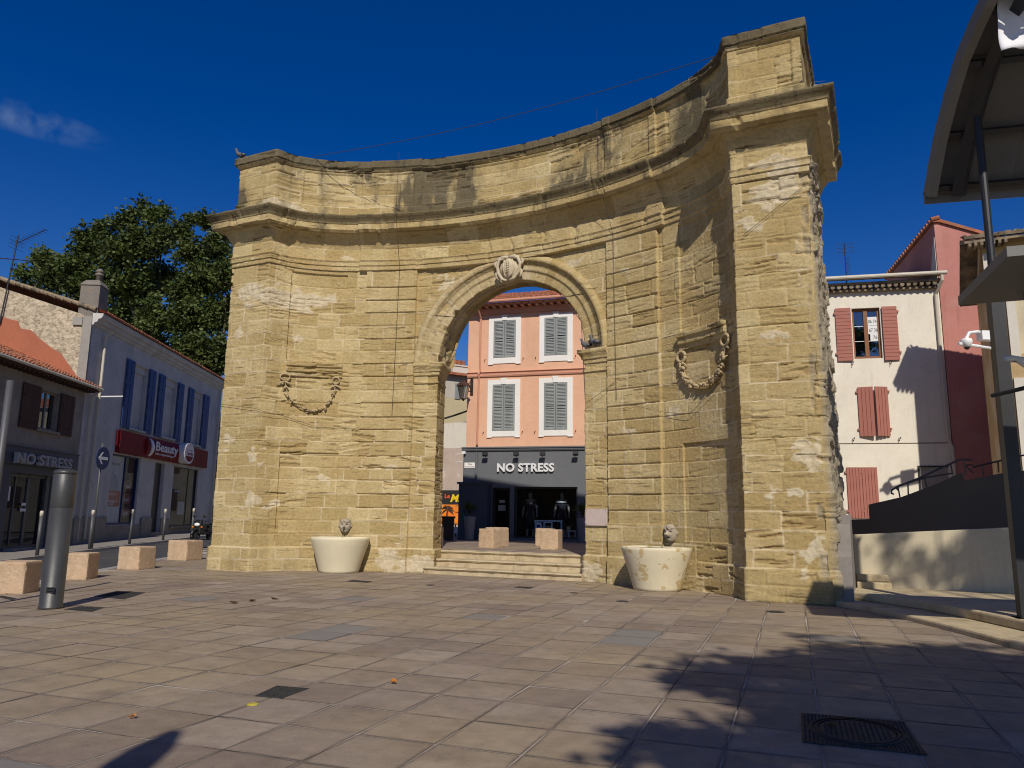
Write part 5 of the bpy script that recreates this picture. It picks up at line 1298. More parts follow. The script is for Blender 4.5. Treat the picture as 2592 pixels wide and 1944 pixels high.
# ---- houses on the far side of the alley
aq = P3(985, 1000, 35.5); af = frame(aq[:2], R(-9))
zz = lambda y, x=985, f=None: on_plane(x, y, f or af)[1]
t = thing('alley_house', 'narrow alley house, white above and bare pinkish render below, left of the peach house', 'house', af(0, 0, BZ))
mb = MB(); mb.box(af, -1.9, 1.6, -2.2, 0, .2, zz(968)); mb.build('lower_wall', pmat('pinkish_render', (.46, .37, .31), .92, .12, .8, .2, 40, col2=(.58, .50, .44), mix2=(.55, .62)), t)
mb = MB(); mb.prism(af, [(-1.9, zz(968) + .002), (1.6, zz(968) + .002), (1.6, zz(906)), (-1.9, zz(920))], -2.202, .004); mb.build('white_wall', M['white_render'], t)
mb = MB(); mb.tube([af(-1.9 + .35 * k, .12, zz(918) + .05 * k + .02 * k * k * .3) for k in range(10)], .025, 5); mb.tube([af(-1.9 + .35 * k, .14, zz(915) + .045 * k + .02 * k * k * .3) for k in range(10)], .025, 5); mb.build('cable', M['wire'], t)
ad = on_plane(983, 1137, af)
cq = P3(985, 850, 42); cf = frame(cq[:2], R(32)); z8_ = lambda y, x=985: on_plane(x, y, cf)[1]
t = thing('cream_house', 'cream house with grey shutters and a white chimney, above the white alley wall', 'house', cf(1, 0, .3))
mb = MB(); mb.box(cf, -3.2, 5, -3.2, 0, .2, z8_(861)); mb.build('yellow_wall', pmat('yellow_render', (.50, .43, .27), .9, .06, 1, .1, 40), t)
mb = MB(); mb.box(cf, -3.2, 5, -3.201, .003, z8_(861) + .003, z8_(812)); mb.build('upper_wall', pmat('cream_render', (.47, .43, .36), .9, .06, 1, .1, 40), t)
s0_ = on_plane(982, 850, cf)[0]; s1_ = on_plane(994, 850, cf)[0]
mb = MB(); planks(mb, cf, s0_, s1_, z8_(862), z8_(828), .004, .05, 6); mb.build('shutter', M['shutter_grey'], t)
ze_ = z8_(812); mb = MB(); mb.prism(lambda s, w, z: cf(w, s, z), [(.35, ze_), (.35, ze_ + .12), (-1.6, ze_ + .60), (-3.5, ze_ + .12), (-3.5, ze_)], -3.4, 5.2); mb.build('roof', M['tile'], t)
cs_ = on_plane(998, 800, cf)[0]; zc_ = z8_(790, 998)
mb = MB(); mb.box(cf, cs_ - .45, cs_ + .55, -1.0, -.25, ze_ + .1, zc_); mb.box(cf, cs_ - .52, cs_ + .62, -1.06, -.2, zc_, zc_ + .08); ch_ = mb.build('chimney', M['white_render'], t)
for k in range(3): mb = MB(); mb.box(cf, cs_ - .3 + .27 * k, cs_ - .1 + .27 * k, -.75, -.5, zc_ + .08, zc_ + .42); mb.build('chimney_pot', M['tile'], ch_)

# ---------------------------------------------------------------- right: pale house, pink house
qf = frame((12.0177, 28.0), R(-13))
t = thing('pale_house', 'cream rendered house with red shutters beside the right pier of the gateway', 'house', qf(1.5, 0, .3))
mb = MB(); holed(mb, qf, -9, 3.84, -.4, 10.2, [(.79, 1.77, 7.44, 9.38)], .22); body(mb, qf, -9, 3.84, -.4, 10.19, -.23, 8); mb.build('wall', M['pale_render'], t)
mb = MB(); mb.box(qf, -9, 3.7, .002, .012, 4.26, 4.285); mb.build('string_line', M['shutter_brown'], t)
mb = MB(); mb.box(qf, -9, 3.84, .003, .16, 10.0, 10.08); mb.box(qf, -9, 3.84, .003, .34, 10.22, 10.30)
for k in range(58):
    a = -8.9 + .22 * k; mb.tube([qf(a, -.0, 10.15), qf(a, .30, 10.15)], .075, 8)
mb.build('eave', M['tile_old'], t)
mb = MB(); tile_roof(mb, qf(-9, .42, 10.36), (qf.D[0], qf.D[1], 0), up((-qf.N[0], -qf.N[1]), .30), 12.84, 4.4, .23, .36, 0, .06, seed=9); mb.build('roof', M['tile_old'], t)
mb = MB(); mb.tube([qf(-9, .50, 10.44), qf(4.0, .50, 10.46)], .075, 10); mb.tube([qf(3.84, .47, 10.40), qf(3.84, .45, 10.2), qf(3.70, .10, 9.75), qf(3.70, .08, 4.4), qf(3.82, .08, 4.1), qf(3.82, .08, .6)], .06, 10); mb.build('gutter', M['cream_pipe'], t)
mb = MB(); mb.box(qf, .79, .87, -.2, -.12, 7.44, 9.38); mb.box(qf, 1.69, 1.77, -.2, -.12, 7.44, 9.38); mb.box(qf, .87, 1.69, -.2, -.12, 9.28, 9.38); mb.box(qf, .87, 1.69, -.2, -.12, 7.44, 7.54); mb.box(qf, 1.21, 1.35, -.19, -.11, 7.54, 9.28)
wn = mb.build('window', M['brown_wood'], t)
mb = MB(); mb.box(qf, .87, 1.69, -.17, -.16, 7.54, 9.28); mb.build('pane', M['glass_sky'], wn)
mb = MB(); mb.box(qf, .80, 1.76, -.229, -.215, 7.45, 9.37); mb.build('dark_inside', M['interior'], wn)
mb = MB()
for zz_ in (8.12, 8.70): mb.box(qf, .87, 1.21, -.158, -.15, zz_, zz_ + .02); mb.box(qf, 1.35, 1.69, -.158, -.15, zz_, zz_ + .02)
mb.build('glazing_bar', M['white_paint'], wn)
for (a, b, c, d, txt) in ((1.34, 1.70, 8.73, 9.06, '06 74'), (1.36, 1.72, 8.40, 8.70, '67 36'), (1.42, 1.70, 8.12, 8.40, '76')):
    mb = MB(); mb.box(qf, a, b, -.148, -.143, c, d); pn = mb.build('paper_sheet', M['white_print'], wn)
    sign_text('number', qf, txt, a + .03 + (.06 if len(txt) < 3 else 0), c + .09, .185, -.141, .004, M['ink'], wn, sx=.72 if len(txt) > 3 else .85)
def shut(name, s0, s1, z0, z1, w0, w1, n, vertical):
    f2 = frame(qf(s0, w0, 0)[:2], math.atan2(qf(s1, w1, 0)[1] - qf(s0, w0, 0)[1], qf(s1, w1, 0)[0] - qf(s0, w0, 0)[0])); L = math.hypot(s1 - s0, w1 - w0)
    mb = MB(); planks(mb, f2, 0, L, z0, z1, .0, .04, n, vertical, .012); mb.box(f2, .01, L - .01, -.02, -.001, z0 + .01, z1 - .01)
    o = mb.build('shutter', M['shutter_red'], t); h = MB()
    for q in (.12, .88):
        h = MB(); h.box(f2, -.06 if s0 < 1.2 else L, .0 if s0 < 1.2 else L + .06, -.01, .05, z0 + (z1 - z0) * q, z0 + (z1 - z0) * q + .08); h.build('hinge', M['shutter_red'], o)
shut('a', .20, .74, 7.36, 9.40, .03, .06, 15, False); shut('b', 1.82, 2.34, 7.34, 9.39, .06, .03, 15, False)
shut('c', .81, 1.32, 4.53, 6.35, .03, .16, 4, True); shut('d', 1.37, 1.83, 4.53, 6.35, .15, .03, 4, True)
shut('e', .26, .775, 1.57, 3.40, .03, .03, 5, True); shut('f', .78, 1.30, 1.57, 3.40, .03, .03, 5, True)
mb = MB(); mb.box(qf, 2.72, 3.63, .002, .02, .4, 3.4); mb.build('door', M['concrete'], t)
mb = MB(); mb.box(qf, 2.66, 2.72, .002, .04, .4, 3.46); mb.box(qf, 2.72, 3.66, .002, .04, 3.4, 3.46); mb.build('door_frame', M['dark_metal'], t)
mb = MB()
for q, z_ in ((.55, 4.44), (2.1, 4.44), (.68, 7.28), (2.0, 7.28)): mb.tube([qf(q, 0, z_), qf(q, .1, z_), qf(q + .06, .1, z_ + .05), qf(q, .1, z_ - .1)], .012, 5)
mb.build('shutter_hook', M['dark_metal'], t)
an = qf(.93, -1.2, 10.7)
t = thing('tv_antenna', 'slim rake antenna on the tiled roof of the cream house', 'antenna', an)
mb = MB(); mb.tube([an, (an[0], an[1], 12.4)], .02, 6); mb.build('mast', M['dark_metal'], t)
mb = MB()
for k in range(9): z_ = 11.0 + .09 * k; mb.tube([(an[0] + .02, an[1], z_), (an[0] + .16 - .004 * k, an[1] - .1, z_ + .05)], .010, 5)
for k in range(3): z_ = 12.0 + .17 * k; mb.tube([(an[0] - .32, an[1], z_), (an[0] + .32, an[1] - .1, z_ + .02)], .009, 5)
for k in range(4): mb.tube([(an[0] - .3 + .2 * k, an[1], 12.0), (an[0] - .3 + .2 * k, an[1], 12.34)], .007, 5)
mb.build('aerial', M['metal_grey'], t)
t = thing('pink_house', 'tall pink house with a sloping roofline, right of the cream house', 'house', qf(6, 0, .3))
mb = MB(); mb.prism(qf, [(3.86, -.4), (10, -.4), (10, 10.1), (4.0, 12.55), (3.86, 12.55)], -7, .03); mb.build('wall', M['pink_render'], t)
mb = MB(); mb.prism(qf, [(3.78, 12.555), (4.0, 12.555), (10, 10.105), (10, 10.19), (4.05, 12.66), (3.78, 12.66)], -7.1, .12); mb.build('roof', M['tile'], t)
mb = MB()
for k in range(22): mb.tube([qf(3.74, .1 - k * .33, 12.66), qf(4.02, .1 - k * .33, 12.72)], .09, 8)
mb.build('verge_tile', M['tile'], t)
mb = MB(); mb.prism(lambda s, w, z: qf(3.86 - w, s, z), [(-.9, 10.4), (-.02, 10.4), (-.02, 12.0), (-.25, 11.75), (-.45, 11.3)], .0, .03); mb.build('render_patch', M['white_render'], t)

# stone house on the right (its eave throws the shadow on its neighbours)
hf = frame((14.9, 23.1), GA)
t = thing('stone_house', 'ochre stone house with old roof tiles behind the steel canopy', 'house', hf(3, 0, .2))
mb = MB(); holed(mb, hf, 0, 9, -.4, 10.34, [(.75, 1.75, 3.0, 5.6), (.75, 1.75, 6.6, 8.6)], .2); body(mb, hf, 0, 9, -.4, 8.9, -.21, 2.1)
mb.prism(lambda s, w, z: hf(w, s, z), [(0, 10.34), (-2.3, 8.9), (-.72, 10.58)], 0, 9)
mb.build('wall', pmat('ochre_stone_wall', (.43, .31, .16), .95, .14, 1.2, .5, 14, col2=(.50, .41, .28), mix2=(.5, .6)), t)
mb = MB(); mb.box(hf, .0, .35, .002, .02, -.4, 9.9)
for (c, d) in ((3.0, 5.6), (6.6, 8.6)): mb.box(hf, .5, .75, .002, .06, c - .2, d + .25); mb.box(hf, 1.75, 2.0, .002, .06, c - .2, d + .25); mb.box(hf, .75, 1.75, .002, .06, d, d + .25)
mb.build('stone_trim', M['white_render'], t)
for (c, d) in ((3.0, 5.6), (6.6, 8.6)):
    mb = MB(); mb.box(hf, .76, 1.74, -.19, -.12, c + .01, d - .01); mb.build('window', M['plaster_beige'], t)
mb = MB(); tile_roof(mb, hf(-.5, .45, 10.30), (hf.D[0], hf.D[1], 0), up((-hf.N[0], -hf.N[1]), .30), 9.6, 1.26, .24, .38, 0, .07, seed=12); tile_roof(mb, hf(-.5, -2.45, 8.85), (hf.D[0], hf.D[1], 0), up((hf.N[0], hf.N[1]), 1.03), 9.6, 2.45, .24, .38, 0, .07, seed=13)
mb.prism(lambda s, w, z: hf(w, s, z), [(.40, 10.18), (.40, 10.28), (-.74, 10.62), (-.74, 10.52)], -.5, 9)
for k in range(7): mb.box(hf, -.40 + k * .16, -.32 + k * .16, .0, .44, 10.06, 10.18)
mb.build('roof', M['tile_old'], t)
cp = P3(2088, 741, 22.6)
t = thing('security_camera', 'white dome security camera on a bracket off the ochre stone house', 'security camera', cp)
mb = MB(); mb.lathe([(.001, -.16), (.10, -.12), (.15, -.02), (.17, .06), (.14, .13), (.05, .16), (.001, .16)], cp, 16); mb.build('dome', M['white_paint'], t, smooth=True)
mb = MB(); mb.ball((cp[0], cp[1], cp[2] - .12), .09, 10, 6); mb.build('lens', M['black'], t, smooth=True)
mb = MB(); e_ = P3(2140, 735, 22.6); mb.tube([(cp[0], cp[1], cp[2] + .14), (cp[0] + .1, cp[1], cp[2] + .32), (cp[0] + .35, cp[1], cp[2] + .36), (e_[0] + .3, e_[1] + .2, cp[2] + .28)], .05, 8); mb.tube([(cp[0] - .25, cp[1], cp[2] - .02), (e_[0] + .3, e_[1] + .2, cp[2] - .12)], .05, 8); mb.wbox(e_[0] - .30, e_[0] + .15, e_[1] - .1, e_[1] + .2, cp[2] + .10, cp[2] + .38); mb.build('bracket', M['white_paint'], t)
# ---------------------------------------------------------------- right: steel canopy (market hall)
E0 = G(2002, 421, 6.78); HV = R(82); HE = R(-14)     # directions of the verge and of the eave
fv = frame(E0[:2], HV)                          # s runs away from the viewer along the verge
vz = [on_plane(x, y, fv) for x, y in ((2002, 421), (2013, 358), (2024, 299), (2047, 208), (2071, 126), (2107, 40), (2125, 2))]
sA, zA = vz[-1]; sB, zB = vz[-3]; k_ = (zA - zB) / (sA - sB)
for i in range(1, 3): vz.append((sA - .35 * i, zA + k_ * -.35 * i * (1 - .12 * i)))
print('ROOF PROFILE', [(round(a, 2), round(b, 2)) for a, b in vz])
_he = (math.cos(HE), math.sin(HE))
def hw(du, s, z): p = fv(s, 0, z); return (p[0] + _he[0] * du, p[1] + _he[1] * du, z)
hall = thing('steel_canopy', 'curved steel canopy roof on dark posts at the right border', 'canopy', hw(1.2, -.8, .2))
UW = 9.0
def rp(k, du, dn=0.0):
    a, z = vz[k]; a2, z2 = vz[min(k + 1, len(vz) - 1)]; a1, z1 = vz[max(k - 1, 0)]
    t_ = Vector((a2 - a1, z2 - z1)).normalized(); n_ = Vector((t_.y, -t_.x)); n_ = n_ if n_.y < 0 else -n_
    return hw(du, a + n_.x * dn, z + n_.y * dn)
NK = len(vz)
mb = MB()
us_ = [0, .02, .6, .62, 1.2, 1.22, 1.8, 1.82, 2.4, 2.42, 3, 3.02, 3.6, 3.62, 4.2, 4.22, 5, 6, 7, 8, UW]
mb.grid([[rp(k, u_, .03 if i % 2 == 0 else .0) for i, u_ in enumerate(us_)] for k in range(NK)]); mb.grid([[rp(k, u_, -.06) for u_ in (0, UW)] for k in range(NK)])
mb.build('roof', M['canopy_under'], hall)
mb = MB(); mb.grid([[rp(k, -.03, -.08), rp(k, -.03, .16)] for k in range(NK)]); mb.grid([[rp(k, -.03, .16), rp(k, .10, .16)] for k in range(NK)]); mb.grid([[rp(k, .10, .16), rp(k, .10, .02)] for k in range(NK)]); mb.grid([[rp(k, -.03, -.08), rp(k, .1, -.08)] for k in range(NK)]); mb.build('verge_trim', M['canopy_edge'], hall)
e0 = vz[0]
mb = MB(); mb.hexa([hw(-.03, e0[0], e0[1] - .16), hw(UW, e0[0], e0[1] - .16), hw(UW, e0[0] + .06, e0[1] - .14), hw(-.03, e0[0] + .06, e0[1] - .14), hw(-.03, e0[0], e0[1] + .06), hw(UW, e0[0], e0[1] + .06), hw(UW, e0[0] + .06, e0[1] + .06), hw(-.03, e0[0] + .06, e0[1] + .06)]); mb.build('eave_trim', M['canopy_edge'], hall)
def at_len(fr_):
    """point at a fraction of index along the profile"""
    k = min(int(fr_), NK - 2); t_ = fr_ - k; return k, t_
def rpf(fr_, du, dn=0.0):
    k, t_ = at_len(fr_); a = Vector(rp(k, du, dn)); b = Vector(rp(k + 1, du, dn)); return a.lerp(b, t_)
for fr_ in (.25, 2.1, 3.9, 5.6, 8):
    mb = MB(); mb.tube([rpf(fr_, .1, .09), rpf(fr_, UW, .09)], .06, 4); mb.build('purlin', M['dark_metal'], hall)
POSTY = 10.7
pb0 = P3(2120, 340, POSTY)
for j in range(2):
    q_ = (pb0[0] + _he[0] * 4.2 * j, pb0[1] + _he[1] * 4.2 * j)
    r_ = Vector(q_) - Vector(E0[:2]); dt = _he[0] * math.sin(HV) - _he[1] * math.cos(HV)
    du = (r_.x * math.sin(HV) - r_.y * math.cos(HV)) / dt; sv = (_he[0] * r_.y - _he[1] * r_.x) / dt
    tz = float(np.interp(-sv, [-a for a, z in vz], [z for a, z in vz]))
    mb = MB(); mb.tube([rp(k, du, .17) for k in range(NK)], .11, 4); mb.build('rafter', M['dark_metal'], hall)
    f_ = frame(q_, HE)
    mb = MB(); mb.box(f_, -.085, .085, -.085, .085, .2, 4.95); po = mb.build('post', M['dark_metal'], hall)
    mb = MB(); mb.box(f_, -.12, .12, -.12, .12, 4.952, 4.97); mb.tube([(*q_, 4.97), (*q_, tz - .05)], .055, 12); mb.build('upper_post', M['dark_metal'], po)
    mb = MB(); mb.box(f_, -.16, .16, -.16, .16, .2, .225); mb.build('base_plate', M['dark_metal'], po)
print('POST', q_, du, sv, tz)
# flat lower canopy slab
A3 = G(2069, 641, 4.33); B3 = G(2161, 546, 4.33)
dv_ = Vector((A3[0] - B3[0], A3[1] - B3[1])).normalized(); du_ = Vector((_ux, _uy)).lerp(Vector((.96, -.27)), .5).normalized()
a_ = Vector(A3[:2]); sl_ = [a_, a_ + du_ * 7, a_ + du_ * 7 - dv_ * 1.9, a_ - dv_ * 1.9]
mb = MB(); mb.slab([tuple(q) for q in sl_], 4.22, 4.33); mb.build('lower_slab', M['canopy_edge'], hall)
mb = MB()
for k in range(4):
    q = a_ + du_ * (.75 + 1.2 * k) - dv_ * .3; f_ = frame(tuple(q), math.atan2(-dv_.y, -dv_.x)); mb.box(f_, 0, 1.5, -.05, .05, 4.08, 4.219)
f_ = frame(tuple(a_ + du_ * .4 - dv_ * 1.0), math.atan2(du_.y, du_.x)); mb.box(f_, 0, 6.3, -.05, .05, 3.98, 4.075); mb.build('beam', M['dark_metal'], hall)
# white banner under the roof
bq = [P3(x, y, 9.35) for x, y in ((2156, -28), (2153, 118), (2260, 104), (2260, -28))]
mb = MB(); Gd = []
for i in range(15):
    g = []
    for j in range(13):
        a = Vector(bq[1]).lerp(Vector(bq[0]), i / 14); b = Vector(bq[2]).lerp(Vector(bq[3]), i / 14); p = a.lerp(b, j / 12)
        wv = .025 * math.sin(j * .8 + i * .3) + .05 * math.exp(-((i - .45 * j + 1) / 1.3) ** 2); p = p + Vector((0, -1, 0)) * (wv + .07 * math.exp(-(i / 2.5) ** 2)); g.append(p)
    Gd.append(g)
mb.grid(Gd); o = mb.build('banner', M['cloth'], smooth=True, loc=bq[0]); tag(o, 'white cloth banner hanging crumpled under the curved canopy', 'banner')
sd = o.modifiers.new('thick', 'SOLIDIFY'); sd.thickness = .01
# small curved white awning
mb = MB(); Gd = []
ap = [P3(x, y, 9.2) for x, y in ((2166, 768), (2185, 767), (2200, 772), (2212, 780), (2240, 800), (2270, 835))]
for q in ap: Gd.append([Vector(q), Vector(q) + Vector((.75, .35, .0))])
t = thing('awning', 'small curved white awning poking in at the right border below the slab', 'awning', ap[0])
mb.grid(Gd); o = mb.build('sheet', M['white_paint'], t, smooth=True); sd = o.modifiers.new('thick', 'SOLIDIFY'); sd.thickness = .07
mb = MB(); mb.tube([Vector(ap[4]) + Vector((.6, .3, -.03)), Vector((6.75, 10.55, ap[4][2] - .1))], .03, 8); mb.build('arm', M['dark_metal'], t)
# ---------------------------------------------------------------- raised pavement, ramp walls
mb = MB()
low = [(5.66, 14.35), (5.95, 13.2), (6.08, 12.3), (6.12, 11), (6.10, 9.2), (6.0, 7), (5.8, 3), (18, 3), (18, 15), (8, 16.5), (6.2, 15.6)]
upp = [(6.0, 14.9), (6.45, 13.6), (6.70, 12.7), (6.80, 11.5), (6.80, 10.2), (6.75, 8), (6.6, 3), (18, 3), (18, 15.5), (8, 18), (6.2, 17.6)]
mb.slab(low, -.02, .085); mb.slab(upp, .086, .225)
tag(mb.build('raised_pavement', M['step_stone'], bevel=.03), 'two low curved stone steps up to the pavement under the canopy', 'raised pavement', kind='structure')
wf_ = frame((6.80, 15.36), R(-23.5))
mb = MB(); mb.prism(wf_, [(0, .1), (9, .1), (9, 1.75), (2.9, 1.42), (0, 1.215)], -.22, 0)
tag(mb.build('ramp_parapet', M['plaster_beige'], bevel=.01, loc=wf_(1, 0, .2)), 'low beige parapet wall dappled with leaf shadows, right of the gateway', 'wall')
t = thing('ramp_steps', 'pair of tiny stone steps at the left end of the dappled parapet', 'steps', wf_(.3, .1, .2))
mb = MB(); mb.box(wf_, .02, .62, .003, .42, .2, .34); mb.build('step', M['step_stone'], t, bevel=.02); mb = MB(); mb.box(wf_, .02, .58, .003, .22, .342, .47); mb.build('step', M['step_stone'], t, bevel=.02)
mb = MB(); f_ = frame(gw(7.62, 0.1)[:2], GA + math.pi / 2)
mb.prism(f_, [(0, .0), (1.35, .0), (1.2, 1.6), (.30, 1.42), (.05, .85)], -.02, .32)
tag(mb.build('rendered_stub_wall', M['pavement'], loc=gw(7.7, .6, 0)), 'stub of grey rendered wall leaning against the broken end of the gateway', 'wall')
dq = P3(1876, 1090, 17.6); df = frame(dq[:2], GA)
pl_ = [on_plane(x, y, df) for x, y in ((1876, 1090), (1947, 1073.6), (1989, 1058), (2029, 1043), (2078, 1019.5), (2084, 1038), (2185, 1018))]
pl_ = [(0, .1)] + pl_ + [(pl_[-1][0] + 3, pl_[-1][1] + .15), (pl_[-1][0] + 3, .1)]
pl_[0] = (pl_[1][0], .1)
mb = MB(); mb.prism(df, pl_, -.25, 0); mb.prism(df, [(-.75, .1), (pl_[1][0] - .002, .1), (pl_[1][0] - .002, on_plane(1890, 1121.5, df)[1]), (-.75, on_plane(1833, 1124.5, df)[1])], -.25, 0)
tag(mb.build('stair_wall', pmat('shade_darkened_plaster', (.11, .09, .07), .92, .06, 1, .1, 40), loc=df(1, 0, .2)), 'dark shaded stair wall rising to the right behind the dappled parapet', 'wall')  # pale plaster given a near-black base colour to deepen its shade
t = thing('handrail', 'thin steel handrail with a curled end on top of the dark stair wall', 'handrail', df(1, -.12, 1.8))
def dp(x, y): a, z = on_plane(x, y, df, -.12); return df(a, -.12, z)
cv = lambda x, y: ((2040 + x / 2.962) / 1.1718, (1100 + y / 2.962) / 1.1718)
mb = MB(); mb.tube([dp(*cv(*q)) for q in ((660, 448), (642, 440), (642, 418), (690, 388), (860, 322), (1010, 252), (1155, 187), (1250, 188))], .022, 7); mb.build('rail', M['metal_grey'], t)
mb = MB(); mb.tube([dp(*cv(*q)) for q in ((690, 418), (678, 402), (700, 380), (760, 365), (900, 322), (1100, 290))], .018, 7); mb.build('rail', M['metal_grey'], t)
for a, b in (((705, 470), (690, 392)), ((768, 452), (764, 362)), ((905, 395), (888, 315)), ((1100, 300), (1086, 220)), ((1197, 300), (1183, 190))):
    mb = MB(); mb.tube([dp(*cv(*a)), dp(*cv(*b))], .016, 6); mb.build('baluster', M['metal_grey'], t)
mb = MB(); mb.tube([dp(*cv(*q)) for q in ((1197, 228), (1250, 228))], .014, 6); mb.tube([dp(*cv(*q)) for q in ((1197, 235), (1255, 290))], .014, 6); mb.tube([dp(*cv(*q)) for q in ((1250, 245), (1400, 210), (1530, 178), (1700, 140))], .02, 6)
for x, y in ((1445, 285), (1330, 310)): mb.tube([dp(*cv(x, y)), dp(*cv(x - 5, y - 85))], .016, 6)
mb.build('rail', M['dark_metal'], t)

rf_ = frame((-16, 66), R(4)); t = thing('unseen_row_house', 'long plain house, unseen, added behind the gateway for reflections in shop glass', 'house', rf_(12, 0, .3))  # unseen house, added so the shop glass reflects walls instead of bright sky
mb = MB(); hs = [(1.5 + 3.2 * i, 2.6 + 3.2 * i, z_, z_ + 1.8) for i in range(7) for z_ in (1.5, 4.6, 7.4)]
holed(mb, rf_, 0, 24, -.4, 10, hs, .2); body(mb, rf_, 0, 24, -.4, 9.9, -.21, 8); mb.build('wall', M['grey_wall'], t)
mb = MB(); tile_roof(mb, rf_(-.3, .4, 10), (rf_.D[0], rf_.D[1], 0), up((-rf_.N[0], -rf_.N[1]), .3), 24.6, 4.5, .4, .6, 0); mb.build('roof', M['tile'], t)
for h_ in hs: mb = MB(); mb.box(rf_, h_[0] + .02, h_[1] - .02, -.2, -.15, h_[2] + .02, h_[3] - .02); mb.build('shutter', M['shutter_brown'], t)

# ---------------------------------------------------------------- trees
def foliage(name, blobs, n, size, parent, seed, hole=.0):
    rs = np.random.RandomState(seed); B = np.array([b[:3] for b in blobs]); Rr = np.array([b[3] for b in blobs]); w = Rr ** 2.2; w = w / w.sum()
    # twigs: many small leaf clusters spread through the blobs
    nc = n // 26; ids = rs.choice(len(blobs), nc, p=w)
    d = rs.randn(nc, 3); d /= np.linalg.norm(d, axis=1)[:, None]; rad = rs.rand(nc) ** .42
    C = B[ids] + d * (Rr[ids] * rad * (1 + .22 * rs.randn(nc)))[:, None] * np.array([1, 1, .92])
    k = rs.randint(0, nc, n); sp = Rr.mean() * .20
    P = C[k] + rs.randn(n, 3) * sp * (.55 + .7 * rs.rand(nc))[k][:, None]
    a = rs.randn(n, 3); a[:, 2] *= .5; a /= np.linalg.norm(a, axis=1)[:, None]
    b = np.cross(a, rs.randn(n, 3)); b /= np.linalg.norm(b, axis=1)[:, None]
    s = size * rs.uniform(.6, 1.25, n)[:, None]
    V = np.stack([P - a * s * .55, P + b * s * .45 - a * s * .05, P + a * s * .6, P - b * s * .45 - a * s * .05], 1).reshape(-1, 3)
    F = np.arange(4 * n).reshape(n, 4)
    tint = np.repeat(np.clip(rs.rand(n) * .7 + (rs.rand(nc) * .5)[k] - .1, 0, 1), 4)
    return np_mesh(name, V, F, M['leaf'], parent, dict(tint=tint))
def limbs(base, blobs, r0, parent, fork):
    mb = MB(); base = Vector(base); fk = Vector(fork)
    mb.tube([base, base.lerp(fk, .5) + Vector((.15, 0, 0)), fk], [r0, r0 * .82, r0 * .62], 10); rg = random.Random(3)
    for b in blobs:
        c = Vector(b[:3]); m_ = fk.lerp(c, .5) + Vector((rg.uniform(-.5, .5), rg.uniform(-.5, .5), rg.uniform(0, .8))) * (r0 * 2)
        mb.tube([fk, m_, c], [r0 * .30, r0 * .18, r0 * .04], 6)
    return mb.build('trunk', M['bark'], parent, smooth=True)
def pxblobs(lst, Y, seed):
    rg = random.Random(seed); out = []
    for x, y, r_ in lst:
        yy = Y + rg.uniform(-2.2, 2.2); out.append((*P3(x, y, yy), r_ * yy / _f))
    return out
bl = pxblobs([(52, 592, 20), (92, 562, 30), (112, 602, 34), (60, 628, 22), (160, 575, 36), (170, 625, 38), (198, 532, 38), (226, 500, 30), (250, 545, 40), (281, 478, 27), (308, 452, 20), (330, 472, 26), (352, 458, 14), (300, 530, 44), (343, 520, 32), (232, 610, 46), (290, 610, 52), (345, 600, 40), (282, 690, 56), (345, 690, 50), (215, 690, 40), (130, 660, 26), (345, 770, 50), (290, 760, 45)], 54, 1)
t = thing('plane_tree', 'tall spreading plane tree behind the chimney of the white house', 'tree', (-26, 54, .3), 'plane trees behind the left houses')
foliage('crown', bl, 52000, .235, t, 4); limbs((-26, 54, .3), bl[:20:2], .55, t, (-26, 54, 8))
bl = pxblobs([(392, 500, 22), (415, 478, 17), (448, 475, 20), (478, 498, 22), (465, 540, 32), (405, 545, 30), (440, 600, 42), (490, 590, 40), (395, 625, 34), (410, 690, 46), (465, 680, 46), (430, 760, 46), (480, 770, 42), (400, 800, 30), (520, 680, 40), (530, 600, 35)], 50, 2)
t = thing('plane_tree', 'plane tree rising between the white house and the left pier of the gateway', 'tree', (-19.6, 50, .3), 'plane trees behind the left houses')
foliage('crown', bl, 44000, .225, t, 5); limbs((-19.6, 50, .3), bl[4:12:3], .5, t, (-19.6, 50, 8))
# tree beside the viewer whose shade falls on the square
SUN_EL, TX = R(40), -.05
rg = random.Random(21); bl = []
for gx, gy, r_ in ((1.3, 5.1, .5), (1.75, 4.6, .6), (2.0, 7.5, .5), (2.6, 8.2, .45), (3.3, 8.0, .6), (4.0, 8.6, .65), (5.2, 8.9, .6), (2.5, 6.1, .8), (3.4, 6.9, .9), (4.6, 7.5, .9), (3.0, 5.1, 1.0), (4.5, 5.6, 1.3), (5.9, 6.8, 1.1), (6.8, 8.5, .8), (6.4, 5.2, 1.3), (3.6, 4.2, .9), (7.6, 7.0, 1.1)):
    z_ = rg.uniform(7.4, 9.6); L_ = z_ / math.tan(SUN_EL); bl.append((gx - TX * L_, gy - L_, z_, r_ * 1.15))
for gx, gy, gz, r_ in ((7.15, 15.2, .4, .24), (7.5, 15.0, 1.2, .27), (7.95, 14.9, .45, .28), (9.0, 14.4, .8, .75), (9.9, 14.0, .8, 1.0), (11.2, 13.6, .8, 1.1), (8.4, 17.4, 1.9, .9), (9.6, 17.0, 2.2, 1.1), (11.0, 16.4, 2.4, 1.2), (12.2, 15.8, 2.4, 1.0)):  # unseen clumps: parapet dapples, larger ones added to shade stair wall and parapet end
    L_ = 13.2; bl.append((gx - TX * L_, gy - L_, gz + L_ * math.tan(SUN_EL), r_))
t = thing('plane_tree', 'plane tree standing right of the square whose leaves shade the slabs', 'tree', (7.8, -4.6, .22))
foliage('crown', bl, 38000, .19, t, 6); limbs((7.8, -4.6, .22), bl, .30, t, (7.3, -4.2, 5.2))
